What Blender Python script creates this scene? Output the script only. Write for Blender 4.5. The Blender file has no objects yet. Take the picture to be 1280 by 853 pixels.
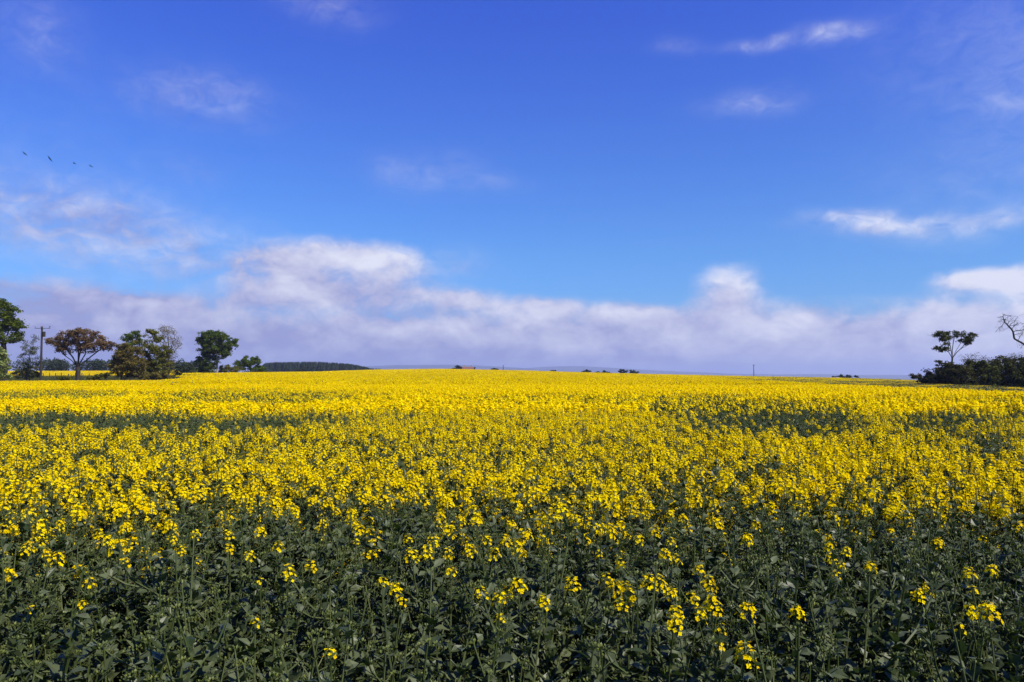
import bpy, math, random
import numpy as np
from mathutils import Vector

SC = bpy.context.scene
COL = SC.collection
rng = np.random.default_rng(7)
random.seed(7)
R = math.radians

# ------------------------------------------------------------------ camera frame
F = 967.0            # focal length in photo pixels (1280 wide)
EYE = 1.62           # eye above the ground at the field edge
HC = 1.06            # crop height
PITCH = math.atan(43.5 / F)
CP, SP = math.cos(PITCH), math.sin(PITCH)

def ray(px, row):
    a = (px - 640.0) / F
    b = (426.5 - row) / F
    return np.array([a, CP - SP * b, SP + CP * b])

def pt(px, row, d):
    """world point on the ray of a photo pixel at ground distance y = d"""
    v = ray(px, row)
    v = v * (d / v[1])
    return v + np.array([0, 0, EYE])

def pt_z(px, row, z):
    v = ray(px, row)
    return v * ((z - EYE) / v[2]) + np.array([0, 0, EYE])

# ------------------------------------------------------------------ mesh helper
class MB:
    def __init__(s):
        s.v = []; s.f = []; s.t = []; s.m = []
    def add(s, vs, fs, tint=0.5, mat=0):
        o = len(s.v)
        s.v.extend([tuple(p) for p in vs])
        for f in fs:
            s.f.append(tuple(i + o for i in f)); s.t.append(tint); s.m.append(mat)
    def merge(s, other, loc=(0, 0, 0), rz=0.0, sc=1.0):
        c, q = math.cos(rz) * sc, math.sin(rz) * sc
        o = len(s.v)
        for (x, y, z) in other.v:
            s.v.append((c * x - q * y + loc[0], q * x + c * y + loc[1], z * sc + loc[2]))
        s.f.extend([tuple(i + o for i in f) for f in other.f])
        s.t.extend(other.t); s.m.extend(other.m)
    def mesh(s, name, mats, smooth=False):
        me = bpy.data.meshes.new(name)
        me.from_pydata(s.v, [], s.f)
        if s.f:
            a = me.attributes.new('tint', 'FLOAT', 'FACE')
            a.data.foreach_set('value', np.array(s.t, np.float32))
            me.polygons.foreach_set('material_index', np.array(s.m, np.int32))
            if smooth:
                me.polygons.foreach_set('use_smooth', np.ones(len(s.f), bool))
        for m in (mats if isinstance(mats, (list, tuple)) else [mats]):
            me.materials.append(m)
        me.update()
        return me
    def obj(s, name, mats, parent=None, smooth=False):
        return link(bpy.data.objects.new(name, s.mesh(name, mats, smooth)), parent)

def link(o, parent=None):
    COL.objects.link(o)
    if parent is not None:
        o.parent = parent
    return o

def tag(o, label=None, cat=None, group=None, kind=None):
    if label: o['label'] = label
    if cat: o['category'] = cat
    if group: o['group'] = group
    if kind: o['kind'] = kind
    return o

def thing(name, label, cat, loc=(0, 0, 0), rz=0.0, group=None):
    o = bpy.data.objects.new(name, None)
    COL.objects.link(o)
    o.location = loc; o.rotation_euler = (0, 0, rz)
    o.empty_display_size = 0.2
    return tag(o, label, cat, group)

def nrm(v):
    v = np.asarray(v, float)
    n = np.linalg.norm(v)
    return v / n if n > 1e-9 else np.array([0, 0, 1.0])

def frame(d):
    d = nrm(d)
    h = np.array([0, 0, 1.0]) if abs(d[2]) < 0.9 else np.array([1.0, 0, 0])
    a = nrm(np.cross(d, h)); b = np.cross(a, d)
    return d, a, b

def tube(mb, pts, rad, sides=5, tint=0.5, mat=0, cap=True):
    vs = []; n = len(pts)
    pts = [np.asarray(p, float) for p in pts]
    for i, p in enumerate(pts):
        d = pts[min(i + 1, n - 1)] - pts[max(i - 1, 0)]
        _, a, b = frame(d)
        for k in range(sides):
            w = 2 * math.pi * k / sides
            vs.append(p + (a * math.cos(w) + b * math.sin(w)) * rad[i])
    fs = []
    for i in range(n - 1):
        for k in range(sides):
            k2 = (k + 1) % sides
            fs.append((i * sides + k, i * sides + k2, (i + 1) * sides + k2, (i + 1) * sides + k))
    if cap:
        fs.append(tuple((n - 1) * sides + k for k in range(sides)))
    mb.add(vs, fs, tint, mat)

def box(mb, c, s, tint=0.5, mat=0):
    x, y, z = s[0] / 2, s[1] / 2, s[2] / 2
    vs = [(c[0] + i * x, c[1] + j * y, c[2] + k * z) for k in (-1, 1) for j in (-1, 1) for i in (-1, 1)]
    mb.add(vs, [(0, 2, 3, 1), (4, 5, 7, 6), (0, 1, 5, 4), (2, 6, 7, 3), (0, 4, 6, 2), (1, 3, 7, 5)], tint, mat)

# ------------------------------------------------------------------ materials
def new_mat(name):
    m = bpy.data.materials.new(name); m.use_nodes = True
    nt = m.node_tree; nt.nodes.clear()
    return m, nt

def leafy(name, c0, c1, trans=0.3, rough=0.5, spec=0.5, tcol=None, noise=None, obrand=0.0):
    """two-sided foliage: gloss + diffuse + light through the leaf, colour varying leaf to leaf"""
    m, nt = new_mat(name); N = nt.nodes; L = nt.links
    at = N.new('ShaderNodeAttribute'); at.attribute_name = 'tint'
    mx = N.new('ShaderNodeMix'); mx.data_type = 'RGBA'
    mx.inputs[6].default_value = (*c0, 1); mx.inputs[7].default_value = (*c1, 1)
    fac = at.outputs['Fac']
    if obrand:
        oi = N.new('ShaderNodeObjectInfo')
        a1 = N.new('ShaderNodeMath'); a1.operation = 'MULTIPLY_ADD'
        L.new(oi.outputs['Random'], a1.inputs[0]); a1.inputs[1].default_value = obrand
        s = N.new('ShaderNodeMath'); s.operation = 'SUBTRACT'
        L.new(fac, s.inputs[0]); s.inputs[1].default_value = obrand * 0.5
        L.new(s.outputs[0], a1.inputs[2]); a1.use_clamp = True
        fac = a1.outputs[0]
    L.new(fac, mx.inputs[0])
    col = mx.outputs[2]
    p = N.new('ShaderNodeBsdfPrincipled')
    p.inputs['Roughness'].default_value = rough
    p.inputs['Specular IOR Level'].default_value = spec
    L.new(col, p.inputs['Base Color'])
    tr = N.new('ShaderNodeBsdfTranslucent')
    if tcol:
        mm = N.new('ShaderNodeMix'); mm.data_type = 'RGBA'; mm.blend_type = 'MULTIPLY'
        mm.inputs[0].default_value = 1; mm.inputs[7].default_value = (*tcol, 1)
        L.new(col, mm.inputs[6]); L.new(mm.outputs[2], tr.inputs['Color'])
    else:
        L.new(col, tr.inputs['Color'])
    ms = N.new('ShaderNodeMixShader'); ms.inputs[0].default_value = trans
    L.new(p.outputs[0], ms.inputs[1]); L.new(tr.outputs[0], ms.inputs[2])
    o = N.new('ShaderNodeOutputMaterial'); L.new(ms.outputs[0], o.inputs['Surface'])
    return m

def solid(name, c0, c1, rough=0.8, scale=8.0, spec=0.3, bump=0.0, detail=4):
    m, nt = new_mat(name); N = nt.nodes; L = nt.links
    tc = N.new('ShaderNodeTexCoord')
    no = N.new('ShaderNodeTexNoise'); no.inputs['Scale'].default_value = scale; no.inputs['Detail'].default_value = detail
    L.new(tc.outputs['Object'], no.inputs['Vector'])
    mx = N.new('ShaderNodeMix'); mx.data_type = 'RGBA'
    mx.inputs[6].default_value = (*c0, 1); mx.inputs[7].default_value = (*c1, 1)
    L.new(no.outputs['Fac'], mx.inputs[0])
    p = N.new('ShaderNodeBsdfPrincipled'); p.inputs['Roughness'].default_value = rough
    p.inputs['Specular IOR Level'].default_value = spec
    L.new(mx.outputs[2], p.inputs['Base Color'])
    if bump:
        b = N.new('ShaderNodeBump'); b.inputs['Strength'].default_value = bump
        L.new(no.outputs['Fac'], b.inputs['Height']); L.new(b.outputs[0], p.inputs['Normal'])
    o = N.new('ShaderNodeOutputMaterial'); L.new(p.outputs[0], o.inputs['Surface'])
    return m

M = {}
M['leaf'] = leafy('rape leaf', (0.022, 0.036, 0.006), (0.105, 0.122, 0.054), 0.18, 0.43, 0.24, (0.9, 1.25, 0.4), obrand=0.3)
M['stem'] = leafy('rape stem', (0.038, 0.055, 0.010), (0.085, 0.10, 0.034), 0.05, 0.5, 0.15)
M['petal'] = leafy('rape petal', (0.78, 0.53, 0.0), (0.95, 0.77, 0.002), 0.36, 0.8, 0.03)
M['bud'] = leafy('rape bud', (0.055, 0.080, 0.018), (0.15, 0.17, 0.03), 0.1, 0.5, 0.3)
M['bark'] = solid('tree bark', (0.022, 0.018, 0.013), (0.05, 0.041, 0.031), 0.9, 6, bump=0.4)
M['pale_bark'] = solid('pale bark', (0.20, 0.19, 0.15), (0.32, 0.30, 0.25), 0.9, 6, bump=0.4)
M['twig'] = solid('bare twigs', (0.055, 0.042, 0.045), (0.10, 0.075, 0.075), 0.9, 5)
M['pole'] = solid('weathered pole wood', (0.018, 0.015, 0.013), (0.045, 0.04, 0.034), 0.9, 10)
M['post'] = solid('fence post wood', (0.04, 0.034, 0.028), (0.09, 0.078, 0.064), 0.9, 10)
M['wire'] = solid('fence wire', (0.10, 0.10, 0.10), (0.16, 0.16, 0.16), 0.5, 10)
M['ceramic'] = solid('insulator glaze', (0.10, 0.05, 0.03), (0.14, 0.08, 0.05), 0.3, 10, 0.5)
M['feather'] = solid('black feathers', (0.008, 0.008, 0.010), (0.02, 0.02, 0.024), 0.5, 20, 0.4)
M['green'] = leafy('sycamore leaf', (0.050, 0.082, 0.006), (0.125, 0.175, 0.016), 0.38, 0.55, 0.06)
M['deep'] = leafy('dense tree leaf', (0.050, 0.075, 0.005), (0.130, 0.165, 0.012), 0.36, 0.55, 0.06)
M['olive'] = leafy('olive leaf', (0.098, 0.102, 0.012), (0.215, 0.215, 0.030), 0.38, 0.6, 0.06)
M['brown'] = leafy('bronze spring leaf', (0.115, 0.092, 0.018), (0.225, 0.180, 0.040), 0.38, 0.6, 0.06)
M['copper'] = leafy('copper spring leaf', (0.130, 0.085, 0.036), (0.245, 0.155, 0.068), 0.38, 0.6, 0.06)
M['pale'] = leafy('pale willow leaf', (0.15, 0.185, 0.045), (0.32, 0.37, 0.11), 0.3, 0.6, 0.2)
M['greyleaf'] = leafy('thin grey green leaf', (0.075, 0.088, 0.034), (0.15, 0.17, 0.075), 0.36, 0.6, 0.05)
M['hedge'] = leafy('dark hedge leaf', (0.030, 0.031, 0.005), (0.085, 0.080, 0.018), 0.22, 0.6, 0.06)
M['hedgegreen'] = leafy('hedge leaf', (0.034, 0.042, 0.006), (0.098, 0.108, 0.020), 0.25, 0.6, 0.06)
M['conifer'] = leafy('spruce needles', (0.008, 0.014, 0.007), (0.018, 0.028, 0.014), 0.08, 0.7, 0.06)
M['farleaf'] = leafy('distant wood leaf', (0.030, 0.042, 0.022), (0.060, 0.078, 0.036), 0.15, 0.7, 0.06)
M['grass'] = leafy('rough grass', (0.040, 0.052, 0.012), (0.13, 0.125, 0.035), 0.25, 0.6, 0.06)
M['render_wall'] = solid('pinkish harled wall', (0.30, 0.22, 0.19), (0.38, 0.28, 0.24), 0.9, 3)
M['roof'] = solid('red tiled roof', (0.15, 0.07, 0.05), (0.21, 0.10, 0.075), 0.85, 5)
M['glass'] = solid('window glass', (0.02, 0.025, 0.03), (0.03, 0.035, 0.04), 0.1, 3, 0.5)
M['hill'] = solid('moor hill', (0.018, 0.026, 0.020), (0.032, 0.036, 0.026), 0.95, 0.004)

# ------------------------------------------------------------------ terrain
PX = np.array([-600, -100, 0, 200, 225, 245, 270, 300, 400, 480, 550, 650, 700, 800, 900, 1000, 1100, 1160, 1280, 1400, 1900], float)
ROW = np.array([478, 477.5, 477, 476, 474, 471, 468.5, 466.5, 465.5, 463, 462.2, 464, 465.5, 468, 470, 471.5, 474, 477.5, 484.5, 487, 488], float)
DR = np.array([112, 112, 112, 112, 118, 135, 165, 185, 250, 300, 300, 300, 300, 300, 290, 260, 190, 110, 88, 88, 88], float)
HR = np.array([HC] * 14 + [0.9, 0.6, 0.45, 0.38, 0.36, 0.36, 0.36], float)
GR = EYE - (ROW - 470) / F * DR - HR

def sstep(a, b, x):
    t = np.clip((np.asarray(x, float) - a) / (b - a), 0, 1)
    return t * t * (3 - 2 * t)

def ground(x, y):
    x = np.asarray(x, float); y = np.asarray(y, float)
    yy = np.maximum(y, 1.0)
    px = 640 + F * np.clip(x / yy, -1.3, 1.3)
    D = np.interp(px, PX, DR); G = np.interp(px, PX, GR)
    z = G * sstep(14, D, y) ** 1.1
    z = z + np.where(y > D, -np.minimum((y - D) * 0.008, 14.0), 0) * sstep(230, 330, px)
    left = 1 - sstep(215, 300, px)
    z = z + left * (0.9 * sstep(114, 156, y) + 1.5 * sstep(166, 265, y) - 8 * sstep(330, 900, y))
    z = z - sstep(500, 1600, y) * 6
    return z

def gz(x, y):
    return float(ground(x, y))

# right-hand boundary of the flowering crop (a worked headland line running away from the viewer)
BY = np.array([0, 18, 27, 38, 60, 90, 150, 220, 270, 300, 400], float)
BX = np.array([16, 16.6, 17.6, 19.0, 22.0, 24.5, 26, 22, 17, 12, 0], float)
def bound_x(y):
    return np.interp(y, BY, BX)

# ------------------------------------------------------------------ value noise for crop patchiness
_tab = np.random.default_rng(3).random((64, 64))
def vnoise(x, y):
    x = np.asarray(x, float); y = np.asarray(y, float)
    xi = np.floor(x).astype(int); yi = np.floor(y).astype(int)
    fx = x - xi; fy = y - yi
    fx = fx * fx * (3 - 2 * fx); fy = fy * fy * (3 - 2 * fy)
    g = lambda i, j: _tab[i % 64, j % 64]
    return (g(xi, yi) * (1 - fx) + g(xi + 1, yi) * fx) * (1 - fy) + (g(xi, yi + 1) * (1 - fx) + g(xi + 1, yi + 1) * fx) * fy

# thin patches in the flowering, found on the photo and laid out on the ground: px, row, half width, half height, depth
PATCH = [(60, 517, 150, 7, .9), (200, 520, 90, 7, .75), (290, 521, 70, 7, .8), (385, 516, 70, 7, .75),
         (50, 492, 90, 5, .95), (205, 505, 35, 11, .7), (320, 494, 110, 6, .9), (430, 497, 60, 5, .5),
         (830, 499, 60, 6, .7), (905, 505, 70, 12, .95), (985, 513, 75, 14, .95), (1040, 505, 40, 8, .7), (1165, 518, 50, 8, .8),
         (1250, 499, 40, 5, .8), (740, 496, 50, 4, .5), (510, 510, 25, 6, .6), (235, 580, 30, 9, .6),
         (530, 560, 20, 10, .4), (1215, 545, 30, 10, .4), (700, 585, 12, 22, .5), (845, 575, 20, 14, .4), (100, 600, 40, 14, .5),
         (1130, 498, 70, 5, .6), (1235, 516, 60, 8, .7), (1095, 531, 60, 8, .4), (1255, 545, 60, 10, .5), (870, 522, 40, 6, .5), (640, 497, 60, 4, .45)]

def flowering(x, y):
    """share of shoots in bloom at a place in the near field, 0..1"""
    yy = np.maximum(y, 0.8)
    px = 640 + F * x / yy
    row = 470 + (EYE - HC) * F / yy
    n = vnoise(x * 1.3 + 11, y * 1.3) * 0.6 + vnoise(x * 3.1, y * 3.1 + 5) * 0.4
    edge = 3.8 + 1.1 * (vnoise(x * 0.5 + 3.7, y * 0.3) - 0.5) + 1.3 * (n - .5) - .55 * sstep(.4, .6, x / np.maximum(y, 1)) - .75 * sstep(.2, .5, -x / np.maximum(y, 1))
    base = 0.05 + 0.95 * sstep(edge - 0.3, edge + 1.5, y)
    for (cx, cr, sx, sr, a) in PATCH:
        q = ((px - cx) / (sx * 1.1)) ** 2 + ((row - cr) / (sr * 1.08)) ** 2
        base = base * (1 - min(1, a * 1.08) * np.clip(2.25 - q * 1.1 + (vnoise(x * .8 + 4, y * .8) - .5) * 1.8 + (n - .5) * 1.4, 0, 1))
    big = vnoise(x * 0.23 + 9, y * 0.16 + 2)
    base = base * (1 - 0.5 * sstep(.55, .85, big) * sstep(4, 7, y) * (1 - sstep(26, 40, y)))
    clump = sstep(.30, .52, n)
    near = 1 - sstep(11, 24, y)
    return np.clip(base * (1 - near * .36 * (1 - clump)), 0, 1)

# ------------------------------------------------------------------ rape plant
def leaf(mb, base, d, L, W, droop, fold=0.25, seg=4, lobes=0.0, mat=0, r=random, twist=0.0):
    d, a, b = frame(d)
    if b[2] < 0: b = -b; a = -a
    a2 = a * math.cos(twist) + b * math.sin(twist)
    b2 = b * math.cos(twist) - a * math.sin(twist)
    vs = []; ph = r.uniform(0, 6.28)
    for i in range(seg + 1):
        t = i / seg
        w = W * (math.sin(math.pi * min(1, (t * 0.92 + 0.06)) ** 0.75) ** 0.8 if t < 1 else 0.02)
        if lobes: w *= 1 + lobes * math.sin(ph + t * 14)
        c = np.asarray(base) + d * L * t * (1 - 0.12 * droop * t) + np.array([0, 0, -1.0]) * L * droop * t * t * 0.7
        wav = 0.18 * W * math.sin(ph + t * 9)
        vs += [c + a2 * w + b2 * (fold * w + wav), c, c - a2 * w + b2 * (fold * w - wav)]
    fs = []
    for i in range(seg):
        k = i * 3
        fs += [(k, k + 1, k + 4, k + 3), (k + 1, k + 2, k + 5, k + 4)]
    mb.add(vs, fs, r.random(), mat)

def flower(mb, c, n, s, r, detail=1):
    n, a, b = frame(n)
    w0 = r.uniform(0, 1.57)
    t = r.random()
    for k in range(4):
        w = w0 + k * math.pi / 2 + r.uniform(-.15, .15)
        u = a * math.cos(w) + b * math.sin(w); v = -a * math.sin(w) + b * math.cos(w)
        up = n * s * r.uniform(.15, .45)
        mb.add([c, c + u * s * .62 + v * s * .46 + up * .8, c + u * s * 1.02 + up * .7, c + u * s * .62 - v * s * .46 + up * .8], [(0, 1, 2, 3)], t, 0)

def bud(mb, c, n, s, t, mat):
    n, a, b = frame(n)
    mb.add([c, c + n * s * .5 + a * s * .3, c + n * s * .5 - a * s * .15 + b * s * .26, c + n * s * .5 - a * s * .15 - b * s * .26, c + n * s],
           [(0, 2, 1), (0, 3, 2), (0, 1, 3), (4, 1, 2), (4, 2, 3), (4, 3, 1)], t, mat)

def flower_head(mb, tip, ax, r, size=1.0, lvl=0, n=None):
    """raceme: open flowers round the sides, unopened buds in the middle on top"""
    ax, a, b = frame(ax)
    tip = np.asarray(tip, float)
    if lvl == 0: n = n or r.randint(22, 32)
    elif lvl == 1: n = n or r.randint(20, 28)
    else: n = n or 6
    for i in range(n):
        h = (i + .5) / n
        w = i * 2.4 + r.uniform(-.4, .4)
        o = a * math.cos(w) + b * math.sin(w)
        rad = (.026 * (1 - .62 * h ** 1.4) + r.uniform(-.004, .006)) * size
        c = tip + o * rad + ax * (-.038 + .046 * h + r.uniform(-.006, .006)) * size
        nn = o * (1 - .7 * h) + ax * (.45 + .5 * h) + np.array([r.uniform(-.3, .3) for _ in range(3)])
        if lvl == 0:
            flower(mb, c, nn, r.uniform(.0056, .0076) * size ** .35, r)
        elif lvl == 1:
            flower(mb, c, nn, r.uniform(.0070, .0094) * size ** .7, r)
        else:
            q, u, v = frame(nn); s = r.uniform(.013, .019) * size
            mb.add([c + u * s, c + v * s, c - u * s, c - v * s], [(0, 1, 2, 3)], r.random(), 0)
    if lvl == 0:
        for i in range(9):
            w = i * 2.4; rr = .009 * math.sqrt(i / 9) * size
            o = a * math.cos(w) + b * math.sin(w)
            bud(mb, tip + o * rr + ax * .006 * size, ax + o * .5, .008 * size, r.random(), 1)
    elif lvl == 1:
        bud(mb, tip + ax * .004, ax, .014 * size, r.random(), 1)

def bud_head(mb, tip, ax, r, size=1.0, mat=0):
    ax, a, b = frame(ax)
    for i in range(8):
        w = i * 2.4; rr = .011 * math.sqrt(i / 8) * size
        o = a * math.cos(w) + b * math.sin(w)
        bud(mb, np.asarray(tip) + o * rr - ax * .006 * (i / 8), ax + o * .7, r.uniform(.008, .011) * size, r.random(), mat)

def plant(r, H=1.0, lvl=0, heads=None, nbr=None, spread=1.0):
    """-> stem, foliage, tips. heads: tips given (relative to the base) for plants with known flower heads"""
    st, fo = MB(), MB(); tips = []
    lean = np.array([r.gauss(0, .09), r.gauss(0, .09), 0])
    sides = 5 if lvl == 0 else 3
    if heads:
        targets = [np.asarray(h, float) for h in heads]
        top = targets[0]
    else:
        targets = []
        top = np.array([lean[0], lean[1], H])
    mid = np.array([r.gauss(0, .06), r.gauss(0, .06), top[2] * .5]) + np.array([top[0], top[1], 0]) * .35
    def main(t):
        return (mid * 2 * t * (1 - t)) + top * t * t + np.array([0, 0, 0]) * (1 - t) ** 2
    ts = [0, .25, .5, .75, 1]
    tube(st, [main(t) for t in ts], [.0055, .005, .0042, .0032, .002], sides, r.random(), 0, False)
    tips.append((main(1), nrm(main(1) - main(.85))))
    nb = nbr if nbr is not None else r.randint(5, 8)
    w = r.uniform(0, 6.28)
    br = []
    for k in range(nb):
        w += 2.4 + r.uniform(-.4, .4)
        t0 = r.uniform(.42, .86)
        p0 = main(t0)
        o = np.array([math.cos(w), math.sin(w), 0])
        ln = r.uniform(.08, .22) * spread
        if k + 1 < len(targets):
            p2 = targets[k + 1]
        else:
            p2 = p0 + o * ln + np.array([0, 0, max(.08, (H * r.uniform(.82, .99) - p0[2]) * r.uniform(.7, 1))])
            if heads and p2[2] > top[2] - .06: p2[2] = top[2] - r.uniform(.06, .22)
        p1 = p0 * .5 + p2 * .5 + o * ln * .35 - np.array([0, 0, .02])
        bz = lambda t, p0=p0, p1=p1, p2=p2: p0 * (1 - t) ** 2 + p1 * 2 * t * (1 - t) + p2 * t * t
        tube(st, [bz(t) for t in ((0, .35, .7, 1) if lvl == 0 else (0, .6, 1))], ([.0036, .003, .0025, .0017] if lvl == 0 else [.004, .003, .002]), sides if lvl else 4, r.random(), 0, False)
        tips.append((p2, nrm(p2 - p1)))
        br.append((bz, o))
    seg = 4 if lvl == 0 else 2
    # big lobed lower leaves
    for k in range(6 if lvl == 0 else 3):
        w += 2.4
        t = r.uniform(.1, .5)
        d = np.array([math.cos(w), math.sin(w), r.uniform(.15, .8)])
        leaf(fo, main(t), d, r.uniform(.10, .17), r.uniform(.030, .048), r.uniform(.3, .9), r.uniform(.1, .35), seg + 1 if lvl == 0 else seg, .22, 0, r, r.uniform(-.4, .4))
    # clasping leaves of the middle and the top
    for k in range(20 if lvl == 0 else 8):
        w += 2.4
        t = r.uniform(.5, .93)
        d = np.array([math.cos(w), math.sin(w), r.uniform(.3, 1.5)])
        s = 1.15 - .5 * (t - .5) / .45
        leaf(fo, main(t), d, r.uniform(.045, .085) * s, r.uniform(.013, .024) * s, r.uniform(0, .7), r.uniform(.1, .5), 3 if lvl == 0 else 2, 0, 0, r, r.uniform(-.6, .6))
    for bz, o in br:
        for k in range(10 if lvl == 0 else 4):
            t = r.uniform(.0, .95)
            ww = r.uniform(0, 6.28)
            d = np.array([math.cos(ww), math.sin(ww), r.uniform(.2, 1.6)]) + o * .5
            leaf(fo, bz(t), d, r.uniform(.024, .052), r.uniform(.008, .0155), r.uniform(-.1, .7), r.uniform(.1, .6), 2, 0, 0, r, r.uniform(-.8, .8))
    # slender flower stalks and young pods under each tip
    if lvl == 0:
        for (p, ax) in tips:
            for k in range(5):
                w += 2.4
                q = p - ax * r.uniform(.04, .10)
                d = nrm(np.array([math.cos(w), math.sin(w), r.uniform(.3, 1.0)]))
                tube(st, [q, q + d * r.uniform(.015, .03)], [.0011, .0009], 3, r.random(), 0, False)
    return st, fo, tips

# ------------------------------------------------------------------ near rows: every plant its own object
HEADS = [(509,670),(513,690),(534,686),(542,672),(547,651),(561,688),(564,710),(588,683),(609,671),(618,687),(632,672),(646,677),
 (647,726),(635,735),(599,737),(624,743),(625,769),(478,724),(494,732),(502,747),(680,747),(714,724),(445,675),(692,679),(412,811),
 (773,701),(765,660),(748,690),(819,661),(799,670),(838,674),(830,689),(845,696),(873,708),(887,724),(810,721),(825,724),(769,729),
 (757,719),(782,731),(774,752),(793,745),(838,738),(845,760),(843,775),(890,748),(864,743),(876,764),(935,757),(931,810),(900,783),
 (898,805),(996,760),(945,654),(1036,680),(1059,686),(1038,694),(1052,704),(1088,704),(1045,715),(1160,732),(1148,740),(1210,712),
 (1235,757),(1212,759),(1242,709),(1199,782),(1215,734),(34,681),(48,668),(73,693),(58,688),(11,713),(39,757),(112,724),
 (134,671),(156,699),(216,671),(244,665),(228,684),(198,687),(211,652),(312,691),(361,710),(348,679),(325,723),(319,774),(389,704),
 (287,682),(286,665),(103,751),(75,652)]
BIG = {(646,677),(534,686),(542,672),(513,690),(647,726),(887,724),(810,721),(825,724),(935,757),(931,810),(1235,757),(361,710),(48,668),(34,681),(73,693),(588,683),(618,687),(632,672),(819,661),(890,748),(714,724),(769,729)}
SMALL = {(412,811),(103,751),(319,774),(1199,782),(1215,734),(39,757),(625,769),(502,747),(898,805),(900,783),(1045,715),(1052,704),(445,675),(692,679),(748,690),(325,723)}

r0 = random.Random(21)
hp = []
for h in HEADS:
    z = HC - 0.045 + r0.uniform(-.025, .03)
    p = pt_z(h[0], h[1], z)
    hp.append((h, p))
hp.sort(key=lambda q: q[1][1])
used = set(); plants_f = []
for i, (h, p) in enumerate(hp):
    if i in used: continue
    grp = [i]; used.add(i)
    for j in range(i + 1, len(hp)):
        if j not in used and len(grp) < 3 and np.hypot(*(hp[j][1][:2] - p[:2])) < .17:
            grp.append(j); used.add(j)
    plants_f.append([hp[k] for k in grp])

NEAR = 3.22
near_pts = []
strips = {0: [], 1: [], 2: []}
for g in plants_f:
    rows = max(q[0][1] for q in g)
    k = 0 if rows >= 742 else (1 if rows >= 700 else 2)
    strips[k].append(g)
ORD = ['leftmost', 'second from left', 'third from left', 'fourth from left', 'fifth from left', 'sixth from left', 'seventh from left', 'eighth from left',
       'ninth from left', 'tenth from left', 'eleventh from left', 'twelfth from left', 'thirteenth from left', 'fourteenth from left', 'fifteenth from left',
       'sixteenth from left', 'seventeenth from left', 'eighteenth from left', 'nineteenth from left', 'twentieth from left']
def ordinal(i, n):
    if i == n - 1: return 'rightmost'
    if i < (n + 1) // 2: return ORD[i]
    return {2: 'second from right', 3: 'third from right', 4: 'fourth from right', 5: 'fifth from right', 6: 'sixth from right', 7: 'seventh from right',
            8: 'eighth from right', 9: 'ninth from right', 10: 'tenth from right', 11: 'eleventh from right', 12: 'twelfth from right', 13: 'thirteenth from right'}[n - i]
STRIPN = ['in the bottom row', 'in the middle row', 'in the back row']
for k in range(3):
    strips[k].sort(key=lambda g: np.mean([q[0][0] for q in g]))
    for i, g in enumerate(strips[k]):
        P = [q[1] for q in g]
        c = np.mean(P, axis=0)
        bx, by = c[0] + r0.gauss(0, .03), c[1] + r0.gauss(0, .03)
        near_pts.append((bx, by))
        nh = len(g)
        word = ['one yellow flower head', 'two yellow flower heads', 'three yellow flower heads'][nh - 1]
        t = thing('rape_plant', 'green edge rape plant with %s, %s %s' % (word, ordinal(i, len(strips[k])), STRIPN[k]), 'rape plant', (bx, by, gz(bx, by)), 0,
                  'flowering rape plants in the green near edge of the crop')
        rel = [p - np.array([bx, by, gz(bx, by)]) for p in P]
        rel.sort(key=lambda p: -p[2])
        st, fo, tips = plant(r0, HC - .1, 0, rel, nbr=r0.randint(4, 6))
        for tp in tips[nh:]: bud_head(fo, tp[0], tp[1], r0, mat=1)
        st.obj('stem', M['stem'], t); fo.obj('foliage', [M['leaf'], M['bud']], t)
        for m_, tp in enumerate(tips):
            if m_ < nh:
                hmb = MB()
                key = g[[i_ for i_ in range(nh) if np.allclose(P[i_] - np.array([bx, by, gz(bx, by)]), tp[0], atol=1e-3)][0]][0] if True else None
                sz = .92 if key in BIG else (.5 if key in SMALL else .7)
                flower_head(hmb, tp[0], tp[1] + np.array([0, 0, .6]), r0, sz, 0, n=(r0.randint(26, 34) if key in BIG else (r0.randint(7, 11) if key in SMALL else r0.randint(16, 24))))
                hmb.obj('flower_head', [M['petal'], M['bud']], t)

# green plants: a dozen different ones, copied over the edge of the field
NV = 12
protos = []
for v in range(NV):
    rv = random.Random(100 + v)
    st, fo, tips = plant(rv, rv.uniform(.98, 1.08), 0)
    for tp in tips: bud_head(fo, tp[0], tp[1], rv, mat=1)
    protos.append((st.mesh('stem', M['stem']), fo.mesh('foliage', [M['leaf'], M['bud']])))

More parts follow.
